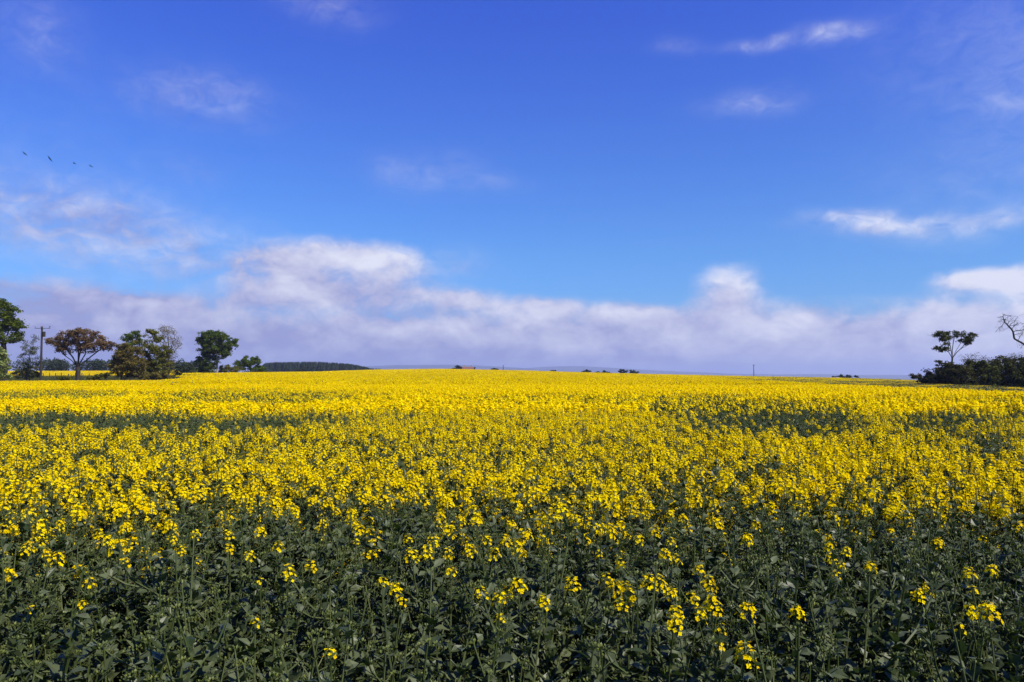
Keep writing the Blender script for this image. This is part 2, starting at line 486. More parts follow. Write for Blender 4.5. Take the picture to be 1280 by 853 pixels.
cand = []
r1 = random.Random(5)
for _ in range(9000):
    y = 1.0 + (NEAR - 1.0) * math.sqrt(r1.random())
    x = r1.uniform(-.72, .72) * (y + .12)
    cand.append((x, y))
chosen = list(near_pts); greens = []
need = 300 - len(plants_f)
dmin = .185
while len(greens) < need and dmin > .08:
    for (x, y) in cand:
        if len(greens) >= need: break
        if all((x - a) ** 2 + (y - b_) ** 2 > dmin * dmin for a, b_ in chosen):
            chosen.append((x, y)); greens.append((x, y))
    dmin -= .012
def zone(x, y):
    u = x / y
    side = 'far left' if u < -.4 else ('left of centre' if u < -.13 else ('at centre' if u < .13 else ('right of centre' if u < .4 else 'far right')))
    dep = 'front rows' if y < 2.0 else ('middle rows' if y < 2.65 else 'back rows')
    return 'leafy green rape plant without open flowers, %s of the crop edge, %s' % (dep, side)
for (x, y) in greens:
    t = thing('rape_plant', zone(x, y), 'rape plant', (x, y, gz(x, y)), r1.uniform(0, 6.28), 'green rape plants at the near edge of the crop')
    s = r1.uniform(.9, 1.06) * (0.93 if y < 1.7 else 1)
    t.scale = (s * r1.uniform(1, 1.15), s * r1.uniform(1, 1.15), s)
    a, b_ = protos[r1.randrange(NV)]
    link(bpy.data.objects.new('stem', a), t)
    link(bpy.data.objects.new('foliage', b_), t)

# ------------------------------------------------------------------ the rest of the crop: one uncountable mass
LIB = bpy.data.collections.new('crop_library')     # not linked to the scene: only a source of shapes for the mass
lib = []
def to_lib(mb, mats):
    o = bpy.data.objects.new('shoot_%03d' % len(lib), mb.mesh('shoot', mats)); LIB.objects.link(o); lib.append(o)
    return len(lib) - 1
CM = [M['petal'], M['bud'], M['stem'], M['leaf']]
def combine(st, fo, hd):
    out = MB()
    for src, remap in ((st, {0: 2}), (fo, {0: 3}), (hd, {0: 0, 1: 1})):
        o = len(out.v)
        out.v += src.v; out.f += [tuple(i + o for i in f) for f in src.f]; out.t += src.t; out.m += [remap[k] for k in src.m]
    return out
V = {'A': [], 'Ag': [], 'B': [], 'Bg': [], 'C': [], 'Cg': [], 'D': [], 'Dg': []}
for v in range(14):
    rv = random.Random(300 + v)
    st, fo, tips = plant(rv, rv.uniform(.95, 1.08), 0 if v < 7 else 1)
    hd = MB(); n_ = 0
    for tp in tips:
        if rv.random() < .85: flower_head(hd, tp[0], tp[1] + np.array([0, 0, .5]), rv, rv.uniform(1.0, 1.3), 1)
        else: bud_head(hd, tp[0], tp[1], rv); hd.m[-48:] = [1] * 48
    V['A'].append(to_lib(combine(st, fo, hd), CM))
for v in range(6):
    rv = random.Random(400 + v)
    st, fo, tips = plant(rv, rv.uniform(.96, 1.08), 0)
    hd = MB()
    for k, tp in enumerate(tips):
        if k < 1 and v == 5: flower_head(hd, tp[0], tp[1] + np.array([0, 0, .5]), rv, rv.uniform(.6, .95), 1)
        else: bud_head(hd, tp[0], tp[1], rv); hd.m[-48:] = [1] * 48
    V['Ag'].append(to_lib(combine(st, fo, hd), CM))

def lite(rv, bloom):
    mb = MB()
    H = rv.uniform(.94, 1.08)
    for k in range(rv.randint(5, 7)):
        w = rv.uniform(0, 6.28); rr = rv.uniform(.0, .16)
        p = np.array([rr * math.cos(w), rr * math.sin(w), H * rv.uniform(.84, 1.0)])
        q = np.array([p[0] * .2, p[1] * .2, p[2] * .45])
        d, a, b = frame(p - q)
        mb.add([q + a * .005, q - a * .005, p - a * .003, p + a * .003], [(0, 1, 2, 3)], rv.random(), 2)
        if rv.random() < bloom: flower_head(mb, p, np.array([p[0], p[1], .8]), rv, rv.uniform(1.2, 1.5), 2, n=rv.randint(9, 12))
    for k in range(26):
        w = rv.uniform(0, 6.28); rr = rv.uniform(0, .13)
        leaf(mb, (rr * math.cos(w), rr * math.sin(w), rv.uniform(.35, .9) * H), (math.cos(w), math.sin(w), rv.uniform(.2, 1.4)), rv.uniform(.06, .13), rv.uniform(.014, .026), rv.uniform(0, .6), .3, 1, 0, 3, rv)
    return mb
for v in range(10): V['B'].append(to_lib(lite(random.Random(500 + v), .9), CM))
for v in range(6): V['Bg'].append(to_lib(lite(random.Random(600 + v), .03), CM))

def tile(rv, side, dens, bloom, nq, s, leafs):
    mb = MB()
    nP = int(side * side * dens)
    for k in range(nP):
        x, y = rv.uniform(-.5, .5) * side, rv.uniform(-.5, .5) * side
        H = rv.gauss(1.0, .045)
        if rv.random() < bloom:
            for q in range(nq):
                c = np.array([x + rv.uniform(-.6, .6) * s, y + rv.uniform(-.6, .6) * s, H + rv.uniform(-1.1, .2) * s])
                n_, u, v = frame((rv.gauss(.25, .9), rv.gauss(-.2, .9), abs(rv.gauss(.9, .7))))
                z_ = s * rv.uniform(.5, .8)
                mb.add([c + u * z_, c + v * z_, c - u * z_, c - v * z_], [(0, 1, 2, 3)], rv.random(), 0)
        for q in range(leafs):
            c = np.array([x + rv.uniform(-2, 2) * s, y + rv.uniform(-2, 2) * s, H - rv.uniform(.05, .45)])
            n_, u, v = frame((rv.gauss(0, 1), rv.gauss(0, 1), rv.gauss(0, .6)))
            z_ = rv.uniform(.05, .10)
            mb.add([c + u * z_, c + v * z_ * .5, c - u * z_, c - v * z_ * .5], [(0, 1, 2, 3)], rv.random(), 3)
    return mb
for v in range(6): V['C'].append(to_lib(tile(random.Random(700 + v), 1.7, 110, .97, 5, .045, 1), CM))
for v in range(4): V['Cg'].append(to_lib(tile(random.Random(750 + v), 1.7, 95, .08, 4, .045, 4), CM))
for v in range(5): V['D'].append(to_lib(tile(random.Random(800 + v), 4.4, 52, .98, 4, .08, 1), CM))
for v in range(4): V['Dg'].append(to_lib(tile(random.Random(850 + v), 4.4, 50, .17, 3, .075, 4), CM))

class Scatter:
    def __init__(s): s.p = []; s.i = []; s.r = []; s.s = []
    def add(s, p, i, r, sc): s.p.append(p); s.i.append(i); s.r.append(r); s.s.append(sc)
    def obj(s, name, coll):
        me = bpy.data.meshes.new(name); me.from_pydata(s.p, [], [])
        for nm, ty, dat, key in (('vid', 'INT', s.i, 'value'), ('rotv', 'FLOAT_VECTOR', s.r, 'vector'), ('sclv', 'FLOAT_VECTOR', s.s, 'vector')):
            at = me.attributes.new(nm, ty, 'POINT')
            at.data.foreach_set(key, np.array(dat, np.int32 if ty == 'INT' else np.float32).ravel())
        o = link(bpy.data.objects.new(name, me))
        ng = bpy.data.node_groups.new('scatter', 'GeometryNodeTree')
        ng.interface.new_socket('Geometry', in_out='INPUT', socket_type='NodeSocketGeometry')
        ng.interface.new_socket('Geometry', in_out='OUTPUT', socket_type='NodeSocketGeometry')
        N, L = ng.nodes, ng.links
        gi, go = N.new('NodeGroupInput'), N.new('NodeGroupOutput')
        ci = N.new('GeometryNodeCollectionInfo'); ci.inputs['Collection'].default_value = coll
        ci.inputs['Separate Children'].default_value = True; ci.inputs['Reset Children'].default_value = True
        ip = N.new('GeometryNodeInstanceOnPoints'); ip.inputs['Pick Instance'].default_value = True
        def na(nm, ty):
            n_ = N.new('GeometryNodeInputNamedAttribute'); n_.data_type = ty; n_.inputs['Name'].default_value = nm
            return [q for q in n_.outputs if q.enabled and q.name == 'Attribute'][0]
        e2r = N.new('FunctionNodeEulerToRotation')
        L.new(gi.outputs[0], ip.inputs['Points']); L.new(ci.outputs[0], ip.inputs['Instance'])
        L.new(na('vid', 'INT'), ip.inputs['Instance Index'])
        L.new(na('rotv', 'FLOAT_VECTOR'), e2r.inputs[0]); L.new(e2r.outputs[0], ip.inputs['Rotation'])
        L.new(na('sclv', 'FLOAT_VECTOR'), ip.inputs['Scale'])
        L.new(ip.outputs[0], go.inputs[0])
        md = o.modifiers.new('scatter', 'NODES'); md.node_group = ng
        return o

crop = Scatter()
rs = np.random.default_rng(11)
def jitter_grid(y0, y1, cell, umax=.74, pad=1.0):
    out = []
    for yy in np.arange(y0, y1, cell):
        w = umax * (yy + cell) + pad
        xs = np.arange(-w, w, cell)
        p = np.stack([xs + rs.uniform(0, cell, len(xs)), yy + rs.uniform(0, cell, len(xs))], 1)
        out.append(p)
    return np.concatenate(out)
def edge_y(px):
    return np.interp(px, PX, DR)

P = jitter_grid(.9, 13.5, .156, 0.78, 2.4)
x, y = P[:, 0], P[:, 1]
keep = ~((y < NEAR) & (np.abs(x) < .72 * (y + .12))) & (x < bound_x(y))
P = P[keep]; fl = flowering(P[:, 0], P[:, 1]); zz = ground(P[:, 0], P[:, 1])
for (x, y), f, z in zip(P, fl, zz):
    k = 'A' if rs.random() < f else 'Ag'
    h = (1.0 + .02 * f) * rs.uniform(.94, 1.05)
    crop.add((x, y, z), V[k][rs.integers(len(V[k]))], (rs.normal(0, .04), rs.normal(0, .04), rs.uniform(0, 6.28)), (1.05, 1.05, h))
P = jitter_grid(13.5, 46, .185, .74, 2.0)
P = P[P[:, 0] < bound_x(P[:, 1])]
fl = flowering(P[:, 0], P[:, 1]); zz = ground(P[:, 0], P[:, 1])
for (x, y), f, z in zip(P, fl, zz):
    k = 'B' if rs.random() < f else 'Bg'
    h = (1.05 - .02 * f) * rs.uniform(.95, 1.04)
    crop.add((x, y, z), V[k][rs.integers(len(V[k]))], (0, 0, rs.uniform(0, 6.28)), (1.1, 1.1, h))
def tiles(y0, y1, cell, kind, sc_, far):
    P = jitter_grid(y0, y1, sc_, .74, 4.0)
    x, y = P[:, 0], P[:, 1]
    px = 640 + F * x / y
    bx = bound_x(y)
    right = x > bx
    gap = (np.abs(x - bx) < 1.3) | (y > edge_y(px) * 1.12 + 4) | ((px < 235) & (y > 110.5)) | (right & (px > 1150) & (y > edge_y(px) - 3))
    zz = ground(x, y)
    for i in range(len(P)):
        if gap[i]: continue
        h = HC; k = kind
        if right[i]:
            q = float(sstep(830, 960, px[i]))
            h = HC - (HC - np.interp(px[i], PX, HR)) * 1.0
            if rs.random() < q * .92: k = kind + 'g'
        crop.add((x[i], y[i], zz[i]), V[k][rs.integers(len(V[k]))], (0, 0, rs.uniform(0, 6.28)), (1, 1, h))
tiles(46, 125, None, 'C', 1.55, False)
tiles(125, 345, None, 'D', 4.0, True)
# beside the boundary, near: the lower, greener strip to the right of the crop
P = jitter_grid(8, 46, 1.55, .80, 6.0)
P = P[P[:, 0] > bound_x(P[:, 1]) + .9]
for (x, y), z in zip(P, ground(P[:, 0], P[:, 1])):
    crop.add((x, y, z), V['Cg'][rs.integers(4)], (0, 0, rs.uniform(0, 6.28)), (1, 1, .36))
tag(crop.obj('rapeseed_crop', LIB), 'dense crop of yellow flowering rape spreading from the green edge to the ridge', 'rapeseed crop', kind='stuff')

crop2 = Scatter()
P = jitter_grid(166, 285, 4.0, .74, 0)
px = 640 + F * P[:, 0] / P[:, 1]
P = P[(px < 236) & (px > -260)]
for (x, y), z in zip(P, ground(P[:, 0], P[:, 1])):
    crop2.add((x, y, z), V['D'][rs.integers(5)], (0, 0, rs.uniform(0, 6.28)), (1, 1, 1))
tag(crop2.obj('rapeseed_field', LIB), 'far yellow rape field seen through the gaps between the left trees', 'rapeseed crop', kind='stuff')

# rough grass: along the tree line and under the hedge
GL = bpy.data.collections.new('grass_library')
for v in range(4):
    rv = random.Random(900 + v); mb = MB()
    for k in range(90):
        x, y = rv.uniform(-.6, .6), rv.uniform(-.6, .6); w = rv.uniform(0, 6.28)
        b0 = np.array([x, y, 0.0]); hgt = rv.uniform(.2, .55); t_ = b0 + np.array([math.cos(w) * .15, math.sin(w) * .15, hgt])
        _, a, b = frame(t_ - b0)
        mb.add([b0 + a * .02, b0 - a * .02, t_], [(0, 1, 2)], rv.random(), 0)
    GL.objects.link(bpy.data.objects.new('tuft_%03d' % v, mb.mesh('tuft', M['grass'])))
verge = Scatter()
for _ in range(3200):
    px = rs.uniform(-250, 236); d = rs.uniform(111.5, 164); x = (px - 640) / F * d
    verge.add((x, d, gz(x, d)), int(rs.integers(4)), (0, 0, rs.uniform(0, 6.28)), (1.2, 1.2, rs.uniform(.9, 2.4) ))
for _ in range(900):
    px = rs.uniform(1150, 1480); d = rs.uniform(83, 92) if px > 1190 else rs.uniform(86, 118); x = (px - 640) / F * d
    verge.add((x, d, gz(x, d)), int(rs.integers(4)), (0, 0, rs.uniform(0, 6.28)), (1, 1, rs.uniform(.6, 1.1)))
tag(verge.obj('rough_grass', GL), 'rough green and straw grass along the tree line and hedge foot', 'grass', kind='stuff')

# ------------------------------------------------------------------ ground sheet
def ground_sheet():
    rad = np.concatenate([[0.0], np.geomspace(.6, 16000, 150)])
    ang = np.concatenate([np.linspace(-60, 60, 241), np.linspace(60, 300, 61)[1:-1]])
    A = np.radians(ang); vs = []; n = len(A)
    vs.append((0, 0, gz(0, 0)))
    for r_ in rad[1:]:
        xs = r_ * np.sin(A); ys = r_ * np.cos(A)
        zs = ground(xs, ys)
        vs += list(zip(xs.tolist(), ys.tolist(), zs.tolist()))
    fs = [(0, 1 + (k + 1) % n, 1 + k) for k in range(n)]
    for i in range(len(rad) - 2):
        a = 1 + i * n; b = a + n
        for k in range(n):
            k2 = (k + 1) % n
            fs.append((a + k, a + k2, b + k2, b + k))
    mb = MB(); mb.add(vs, fs)
    m, nt = new_mat('field soil and pasture'); N = nt.nodes; L = nt.links
    geo = N.new('ShaderNodeNewGeometry')
    n1 = N.new('ShaderNodeTexNoise'); n1.inputs['Scale'].default_value = 6; n1.inputs['Detail'].default_value = 6
    n2 = N.new('ShaderNodeTexVoronoi'); n2.inputs['Scale'].default_value = .003
    L.new(geo.outputs['Position'], n1.inputs['Vector']); L.new(geo.outputs['Position'], n2.inputs['Vector'])
    c1 = N.new('ShaderNodeMix'); c1.data_type = 'RGBA'; c1.inputs[6].default_value = (.018, .016, .010, 1); c1.inputs[7].default_value = (.035, .045, .018, 1)
    L.new(n1.outputs['Fac'], c1.inputs[0])
    c2 = N.new('ShaderNodeMix'); c2.data_type = 'RGBA'; c2.inputs[6].default_value = (.035, .06, .02, 1); c2.inputs[7].default_value = (.12, .12, .05, 1)
    L.new(n2.outputs['Color'], c2.inputs[0])
    ln = N.new('ShaderNodeVectorMath'); ln.operation = 'LENGTH'; L.new(geo.outputs['Position'], ln.inputs[0])
    mr = N.new('ShaderNodeMapRange'); mr.inputs[1].default_value = 300; mr.inputs[2].default_value = 420; L.new(ln.outputs['Value'], mr.inputs[0])
    c3 = N.new('ShaderNodeMix'); c3.data_type = 'RGBA'; L.new(mr.outputs[0], c3.inputs[0]); L.new(c1.outputs[2], c3.inputs[6]); L.new(c2.outputs[2], c3.inputs[7])
    p = N.new('ShaderNodeBsdfPrincipled'); p.inputs['Roughness'].default_value = .95; p.inputs['Specular IOR Level'].default_value = .1
    L.new(c3.outputs[2], p.inputs['Base Color'])
    o = N.new('ShaderNodeOutputMaterial'); L.new(p.outputs[0], o.inputs['Surface'])
    tag(mb.obj('ground', m, smooth=True), 'dark soil and rough ground under the crop', 'ground', kind='structure')
ground_sheet()

# distant hills
def hills(name, d, prof, depth, label):
    pxs = np.linspace(prof[0][0], prof[-1][0], 160)
    rows = np.interp(pxs, [p[0] for p in prof], [p[1] for p in prof])
    rows = rows + np.where(rows < 469, .7 * (vnoise(pxs * .035, pxs * 0 + d) - .5) + .35 * (vnoise(pxs * .13, pxs * 0 + d) - .5), 0)
    vs = []; fs = []
    for q, hf in ((-1.0, 0.0), (-.6, .45), (-.3, .8), (0, 1.0), (.5, .6), (1.0, 0.0)):
        for px, rw in zip(pxs, rows):
            yy = d + q * depth
            top = EYE + (470 - rw) / F * d
            vs.append(((px - 640) / F * d, yy, -22 + (top + 22) * hf))
    n = len(pxs)
    for i in range(5):
        for k in range(n - 1):
            a = i * n + k
            fs.append((a, a + 1, a + n + 1, a + n))
    mb = MB(); mb.add(vs, fs)
    tag(mb.obj(name, M['hill'], smooth=True), label, 'hills', kind='structure')
hills('hills', 8200, [(330, 470), (400, 464), (450, 458.5), (500, 456.4), (560, 456), (600, 457), (650, 460), (690, 463), (760, 468), (820, 472)], 1500, 'faint blue hills on the horizon left of centre')
hills('hills', 9600, [(560, 471), (640, 462), (680, 458.5), (720, 457.6), (760, 459.6), (800, 462), (860, 465), (930, 467.6), (1050, 468.4), (1130, 469), (1250, 470.5), (1320, 472)], 1500, 'faint blue hills on the horizon right of centre')

# ------------------------------------------------------------------ trees
def colonise(start, attr, step, infl, kill, iters=90, bias=(0, 0, .15), par0=None):
    nodes = [np.asarray(p, float) for p in start]
    par = list(par0) if par0 is not None else [i - 1 for i in range(len(nodes))]
    A = np.array(attr); alive = np.ones(len(A), bool)
    for _ in range(iters):
        if not alive.any(): break
        Nn = np.array(nodes)
        D = np.linalg.norm(A[alive][:, None, :] - Nn[None], axis=2)
        near = D.argmin(1); dm = D.min(1)
        aa = A[alive]; new = {}
        far = dm < infl
        if not far.any(): far = dm <= dm.min() + 1e-6
        for k in np.nonzero(far)[0]:
            new.setdefault(near[k], []).append(nrm(aa[k] - Nn[near[k]]))
        added = 0
        for i, ds in new.items():
            d = nrm(np.mean(ds, 0) + np.array(bias) + rng.normal(0, .12, 3))
            q = Nn[i] + d * step
            if np.min(np.linalg.norm(Nn - q, axis=1)) < step * .3: continue
            nodes.append(q); par.append(int(i)); added += 1
        idx = np.nonzero(alive)[0]
        Nn = np.array(nodes)
        dm = np.linalg.norm(A[idx][:, None, :] - Nn[None], axis=2).min(1)
        alive[idx[dm < kill]] = False
        if not added: break
    return np.array(nodes), par

def limb_mesh(mb, nodes, par, rmin, rmax, base_r, flare=1.0, sides=5):
    n = len(nodes); cnt = np.zeros(n); kids = [[] for _ in range(n)]
    for i in range(n):
        if par[i] >= 0: kids[par[i]].append(i)
    a = np.zeros(n)
    for i in range(n - 1, -1, -1):
        a[i] = rmin ** 2.3 if not kids[i] else sum(a[k] for k in kids[i])
    rad = a ** (1 / 2.3)
    rad = rad * (base_r / max(rad[0], 1e-6)) ** np.clip((rad - rmin) / max(rad[0] - rmin, 1e-6), 0, 1)
    for i in range(n):
        for k in kids[i]:
            d, u, v = frame(nodes[k] - nodes[i])
            s = sides if rad[i] > rmin * 2 else 3
            vs = []
            for (p, r_) in ((nodes[i], rad[i] if len(kids[i]) < 2 or k == kids[i][0] else rad[k] * 1.15), (nodes[k], rad[k])):
                for j in range(s):
                    w = 6.2832 * j / s
                    vs.append(p + (u * math.cos(w) + v * math.sin(w)) * r_)
            mb.add(vs, [(j, (j + 1) % s, s + (j + 1) % s, s + j) for j in range(s)], .5, 0)
    return rad, kids

def ell_pts(blobs, n, g, hollow=.25):
    """points in a set of ellipsoids, denser to the outside, with uneven edge"""
    vol = np.array([b[3] * b[4] * b[5] for b in blobs]) ** .8
    pick = g.choice(len(blobs), n, p=vol / vol.sum())
    d = g.normal(size=(n, 3)); d /= np.linalg.norm(d, axis=1)[:, None]
    r_ = (hollow + (1 - hollow) * g.random(n)) ** .5
    B = np.array(blobs)[pick]
    ph = B[:, 0] * 3.1
    bump = 1 + .14 * np.sin(d[:, 0] * 5 + ph) * np.sin(d[:, 2] * 6 + ph * 1.7) + .09 * np.sin(d[:, 0] * 13 + d[:, 2] * 11 + ph)
    return B[:, :3] + d * B[:, 3:6] * (r_ * bump)[:, None]

def leaves(mb, pts, size, g, flat=.6, mat=0):
    for p in pts:
        n_ = g.normal(size=3); n_[2] = abs(n_[2]) + flat
        d, u, v = frame(n_)
        w = g.uniform(0, 6.28); c, s = math.cos(w), math.sin(w)
        u, v = u * c + v * s, v * c - u * s
        z = size * g.uniform(.6, 1.25)
        mb.add([p + u * z, p + v * z * .62 + d * z * .15, p - u * z, p - v * z * .62 + d * z * .15], [(0, 1, 2, 3)], g.random(), mat)

def tree(name, label, cat, d, trunk, blobs, leafmat, nleaf, lsize, barkmat='bark', r_base=.2, seed=1, n_attr=160, step=.35, group=None,
         rmin=.018, infl=2.2, kill=.45, clump=.42, depth=.9, leafgap=.25, flat=.6, crown=True, hollow=.25, limbs=(), bias=(0, 0, .15)):
    """trunk: photo pixels from the foot up; blobs: crown masses as (px, row, half width px, half height px)"""
    g = np.random.default_rng(seed)
    k = d / F
    foot_x = (trunk[0][0] - 640) * k
    foot = np.array([foot_x, d, gz(foot_x, d)])
    B = []
    for b in blobs:
        px, row, rx, ry = b[:4]
        off = b[4] if len(b) > 4 else g.uniform(-.3, .3) * rx * k
        c = pt(px, row, d); c[1] += off
        B.append((c[0] - foot[0], c[1] - foot[1], c[2] - foot[2], rx * k, rx * k * depth, ry * k))
    tr = [np.zeros(3) - np.array([0, 0, .1])]
    for (px, row) in trunk[1:]:
        q = pt(px, row, d) - foot
        tr.append(q + np.array([0, g.normal(0, .06), 0]))
    # even steps along the trunk
    full = [tr[0]]
    for a, b in zip(tr[:-1], tr[1:]):
        m = max(1, int(np.linalg.norm(b - a) / step))
        full += [a + (b - a) * (j + 1) / m for j in range(m)]
    par0 = [i - 1 for i in range(len(full))]; base_n = len(full) - 1
    for (j0, dy, pix) in limbs:
        last = base_n if j0 is None else j0
        for m_, (px, row) in enumerate(pix):
            q = pt(px, row, d) - foot; q[1] += dy * (m_ + 1)
            a = full[last]; m = max(1, int(np.linalg.norm(q - a) / step))
            for t_ in range(m):
                full.append(a + (q - a) * (t_ + 1) / m); par0.append(last); last = len(full) - 1
    att = ell_pts(B, n_attr, g, .1)
    nodes, par = colonise(full, att, step, infl, kill, par0=par0, bias=bias)
    t = thing(name, label, cat, foot, 0, group)
    tm = MB(); rad, kids = limb_mesh(tm, nodes, par, rmin, None, r_base)
    tm.obj('trunk', M[barkmat], t, smooth=True)
    if crown:
        ends = [i for i in range(len(nodes)) if rad[i] < rmin * 1.9 and i >= len(full)]
        cm = MB()
        n1 = int(nleaf * (1 - leafgap)); n2 = nleaf - n1
        E = nodes[ends]
        if len(E):
            pk = g.integers(0, len(E), n1)
            q = g.normal(size=(n1, 3)); q /= np.linalg.norm(q, axis=1)[:, None]
            leaves(cm, E[pk] + q * (g.random(n1) ** .5 * clump)[:, None] * np.array([1.15, 1.15, .75]), lsize, g, flat)
        # larger clumps of foliage filling the crown masses
        cl = ell_pts(B, max(6, n2 // 45), g, hollow)
        for c in cl:
            q = g.normal(size=(45, 3))
            leaves(cm, c + q * np.array([1.25, 1.25, .6]) * clump * .55, lsize, g, flat)
        cm.obj('crown', M[leafmat], t)
    return t

LT = 113.0
tree('broadleaf_tree', 'big dense dark green tree cut by the left edge, beside the pole', 'tree', 108, [(6, 477), (7, 455), (4, 430)],
     [(-12, 408, 34, 22), (-8, 388, 26, 16), (8, 396, 17, 12), (18, 412, 16, 12), (14, 424, 15, 8), (-40, 420, 22, 16), (-2, 420, 22, 12)], 'deep', 17000, .17, seed=11, r_base=.33, n_attr=220, step=.45, clump=.5)
tree('pale_bush', 'pale yellow green bush at the left edge under the big tree', 'bush', 100, [(-2, 480), (-1, 465), (0, 450)],
     [(-4, 455, 15, 22), (4, 462, 10, 14), (-10, 468, 16, 12), (3, 445, 7, 10)], 'pale', 8000, .13, seed=12, r_base=.12, n_attr=110, step=.3, clump=.35)
tree('young_tree', 'thin grey green young tree just left of the wooden pole', 'tree', 114, [(33, 477), (35, 460), (37, 440)],
     [(35, 446, 13, 27), (27, 458, 9, 14), (41, 430, 8, 14), (44, 455, 8, 16), (24, 464, 8, 10)], 'greyleaf', 4200, .09, seed=13, r_base=.08, n_attr=170, step=.3, rmin=.012, clump=.4, barkmat='twig', leafgap=.1)
tree('scrub_bush', 'olive scrub around the foot of the young tree and pole', 'bush', 116, [(38, 477), (38, 468)],
     [(28, 468, 14, 8), (44, 469, 9, 8), (36, 463, 10, 7)], 'olive', 3200, .12, seed=14, r_base=.06, n_attr=60, step=.25, clump=.3)
tree('copper_tree', 'spreading flat topped copper leaved tree with open branches right of the pole', 'tree', LT, [(98, 478), (97.5, 466), (97, 459)],
     [(96, 424, 25, 8), (76, 427, 19, 7), (116, 427, 18, 7), (132, 432, 12, 7), (84, 437, 14, 5), (112, 437, 14, 5), (65, 427, 10, 5), (100, 416, 24, 4), (86, 430, 16, 5), (112, 430, 16, 5), (122, 419, 10, 5), (72, 433, 9, 5), (128, 436, 9, 5), (98, 433, 14, 5), (138, 432, 8, 5)], 'copper', 11500, .125,
     seed=15, r_base=.34, n_attr=260, step=.3, clump=.40, rmin=.024, leafgap=.35, infl=2.2, depth=.8,
     limbs=[(None, .15, [(89, 451), (80, 445), (70, 436)]), (None, -.2, [(92, 447), (86, 438), (78, 431)]), (None, .2, [(97, 448), (96, 438), (92, 428)]), (None, -.15, [(103, 450), (108, 443), (109, 434)]),
            (None, .1, [(106, 452), (114, 445), (124, 437)]), (None, -.3, [(100, 447), (104, 437), (103, 428)]), (None, .35, [(91, 450), (83, 441), (72, 437)])])
tree('bronze_tree', 'low bushy bronze brown tree between the copper tree and the green one', 'tree', 112, [(152, 478), (152, 472), (153, 466)],
     [(158, 442, 17, 13), (148, 438, 11, 10), (168, 440, 14, 13), (160, 456, 20, 11), (145, 454, 9, 11), (174, 456, 13, 12), (160, 467, 15, 8), (172, 468, 12, 8), (147, 464, 7, 7)], 'brown', 15000, .12, seed=16, r_base=.14, n_attr=240, step=.3, clump=.40, infl=2.5, kill=.5)
tree('conifer_tree', 'dark green spiky topped tree rising behind the bronze tree', 'tree', 126, [(165, 476), (165, 450), (165, 425)],
     [(165, 422, 11, 8), (159, 426, 6, 7), (172, 421, 5, 8), (165, 432, 12, 7)], 'green', 3400, .14, seed=17, r_base=.18, n_attr=90, step=.35, clump=.4)
tree('olive_tree', 'tall olive green tree with a dense dark cap, right of the bronze tree', 'tree', 114, [(200, 478), (200.5, 462), (199, 448)],
     [(190, 418, 11, 7), (194, 424, 12, 7), (188, 436, 15, 9), (203, 440, 13, 10), (196, 452, 18, 10), (182, 448, 11, 10), (188, 462, 15, 9), (202, 462, 12, 9), (195, 470, 15, 6)], 'olive', 17000, .115, seed=18, r_base=.2, n_attr=190, step=.32, clump=.36, barkmat='pale_bark')
tree('twiggy_tree', 'half bare twiggy tree leaning out right of the olive green tree', 'tree', 118, [(210, 478), (211, 462), (211, 450)],
     [(213, 425, 12, 17), (205, 414, 9, 8), (221, 432, 7, 12), (212, 448, 12, 12)], 'brown', 3000, .085, seed=19, r_base=.16, n_attr=330, step=.3, rmin=.013, infl=1.8, kill=.32, barkmat='twig', leafgap=.2, clump=.5, bias=(.1, 0, .4))
tree('scrub_bush', 'reddish brown scrub at the foot of the half bare tree', 'bush', 112.6, [(204, 477), (204, 472)],
     [(200, 470, 11, 6), (211, 470, 8, 7), (186, 472, 9, 5)], 'brown', 3600, .10, seed=20, r_base=.05, n_attr=60, step=.22, clump=.26)
tree('scrub_bush', 'low olive scrub between the copper tree trunk and bronze tree', 'bush', 119, [(122, 478), (122, 472)],
     [(116, 472, 9, 4), (127, 471, 9, 5), (134, 469, 7, 6)], 'olive', 2600, .12, seed=25, r_base=.05, n_attr=50, step=.25, clump=.3)
tree('scrub_bush', 'low olive scrub left of the copper tree trunk behind the crop', 'bush', 119, [(82, 478), (82, 473)],
     [(78, 473.5, 9, 3), (88, 473, 7, 3.5)], 'olive', 1600, .12, seed=26, r_base=.05, n_attr=40, step=.25, clump=.28)
tree('grey_bush', 'low grey green bush between the half bare tree and big round tree', 'bush', 160, [(228, 474), (228, 465)],
     [(224, 463, 9, 8), (236, 464, 9, 7), (230, 459, 8, 6)], 'farleaf', 3600, .17, seed=21, r_base=.08, n_attr=60, step=.35, clump=.5)
tree('round_tree', 'tall round headed dark green tree standing alone on the field edge', 'tree', 168, [(271.5, 470), (271.5, 455), (271, 442)],
     [(270, 424, 20, 10), (262, 419, 12, 6), (276, 419, 12, 6), (286, 428, 11, 11), (252, 427, 8, 7), (256, 436, 9, 6), (262, 445, 14, 8), (249, 448, 6, 4), (281, 443, 9, 6), (255, 456, 12, 8), (276, 438, 14, 8), (266, 434, 16, 10), (264, 462, 10, 7), (252, 464, 10, 5), (262, 453, 12, 6)], 'green', 26000, .17, seed=22, r_base=.24, n_attr=230, step=.5, clump=.5, barkmat='pale_bark')
tree('round_bush', 'smaller rounded green tree right of the tall round headed tree', 'tree', 176, [(313, 470), (313, 460)],
     [(310, 452, 12, 8), (318, 457, 11, 8), (303, 458, 9, 8), (324, 463, 9, 5), (321, 449, 4, 5)], 'green', 9000, .16, seed=23, r_base=.15, n_attr=110, step=.4, clump=.45)
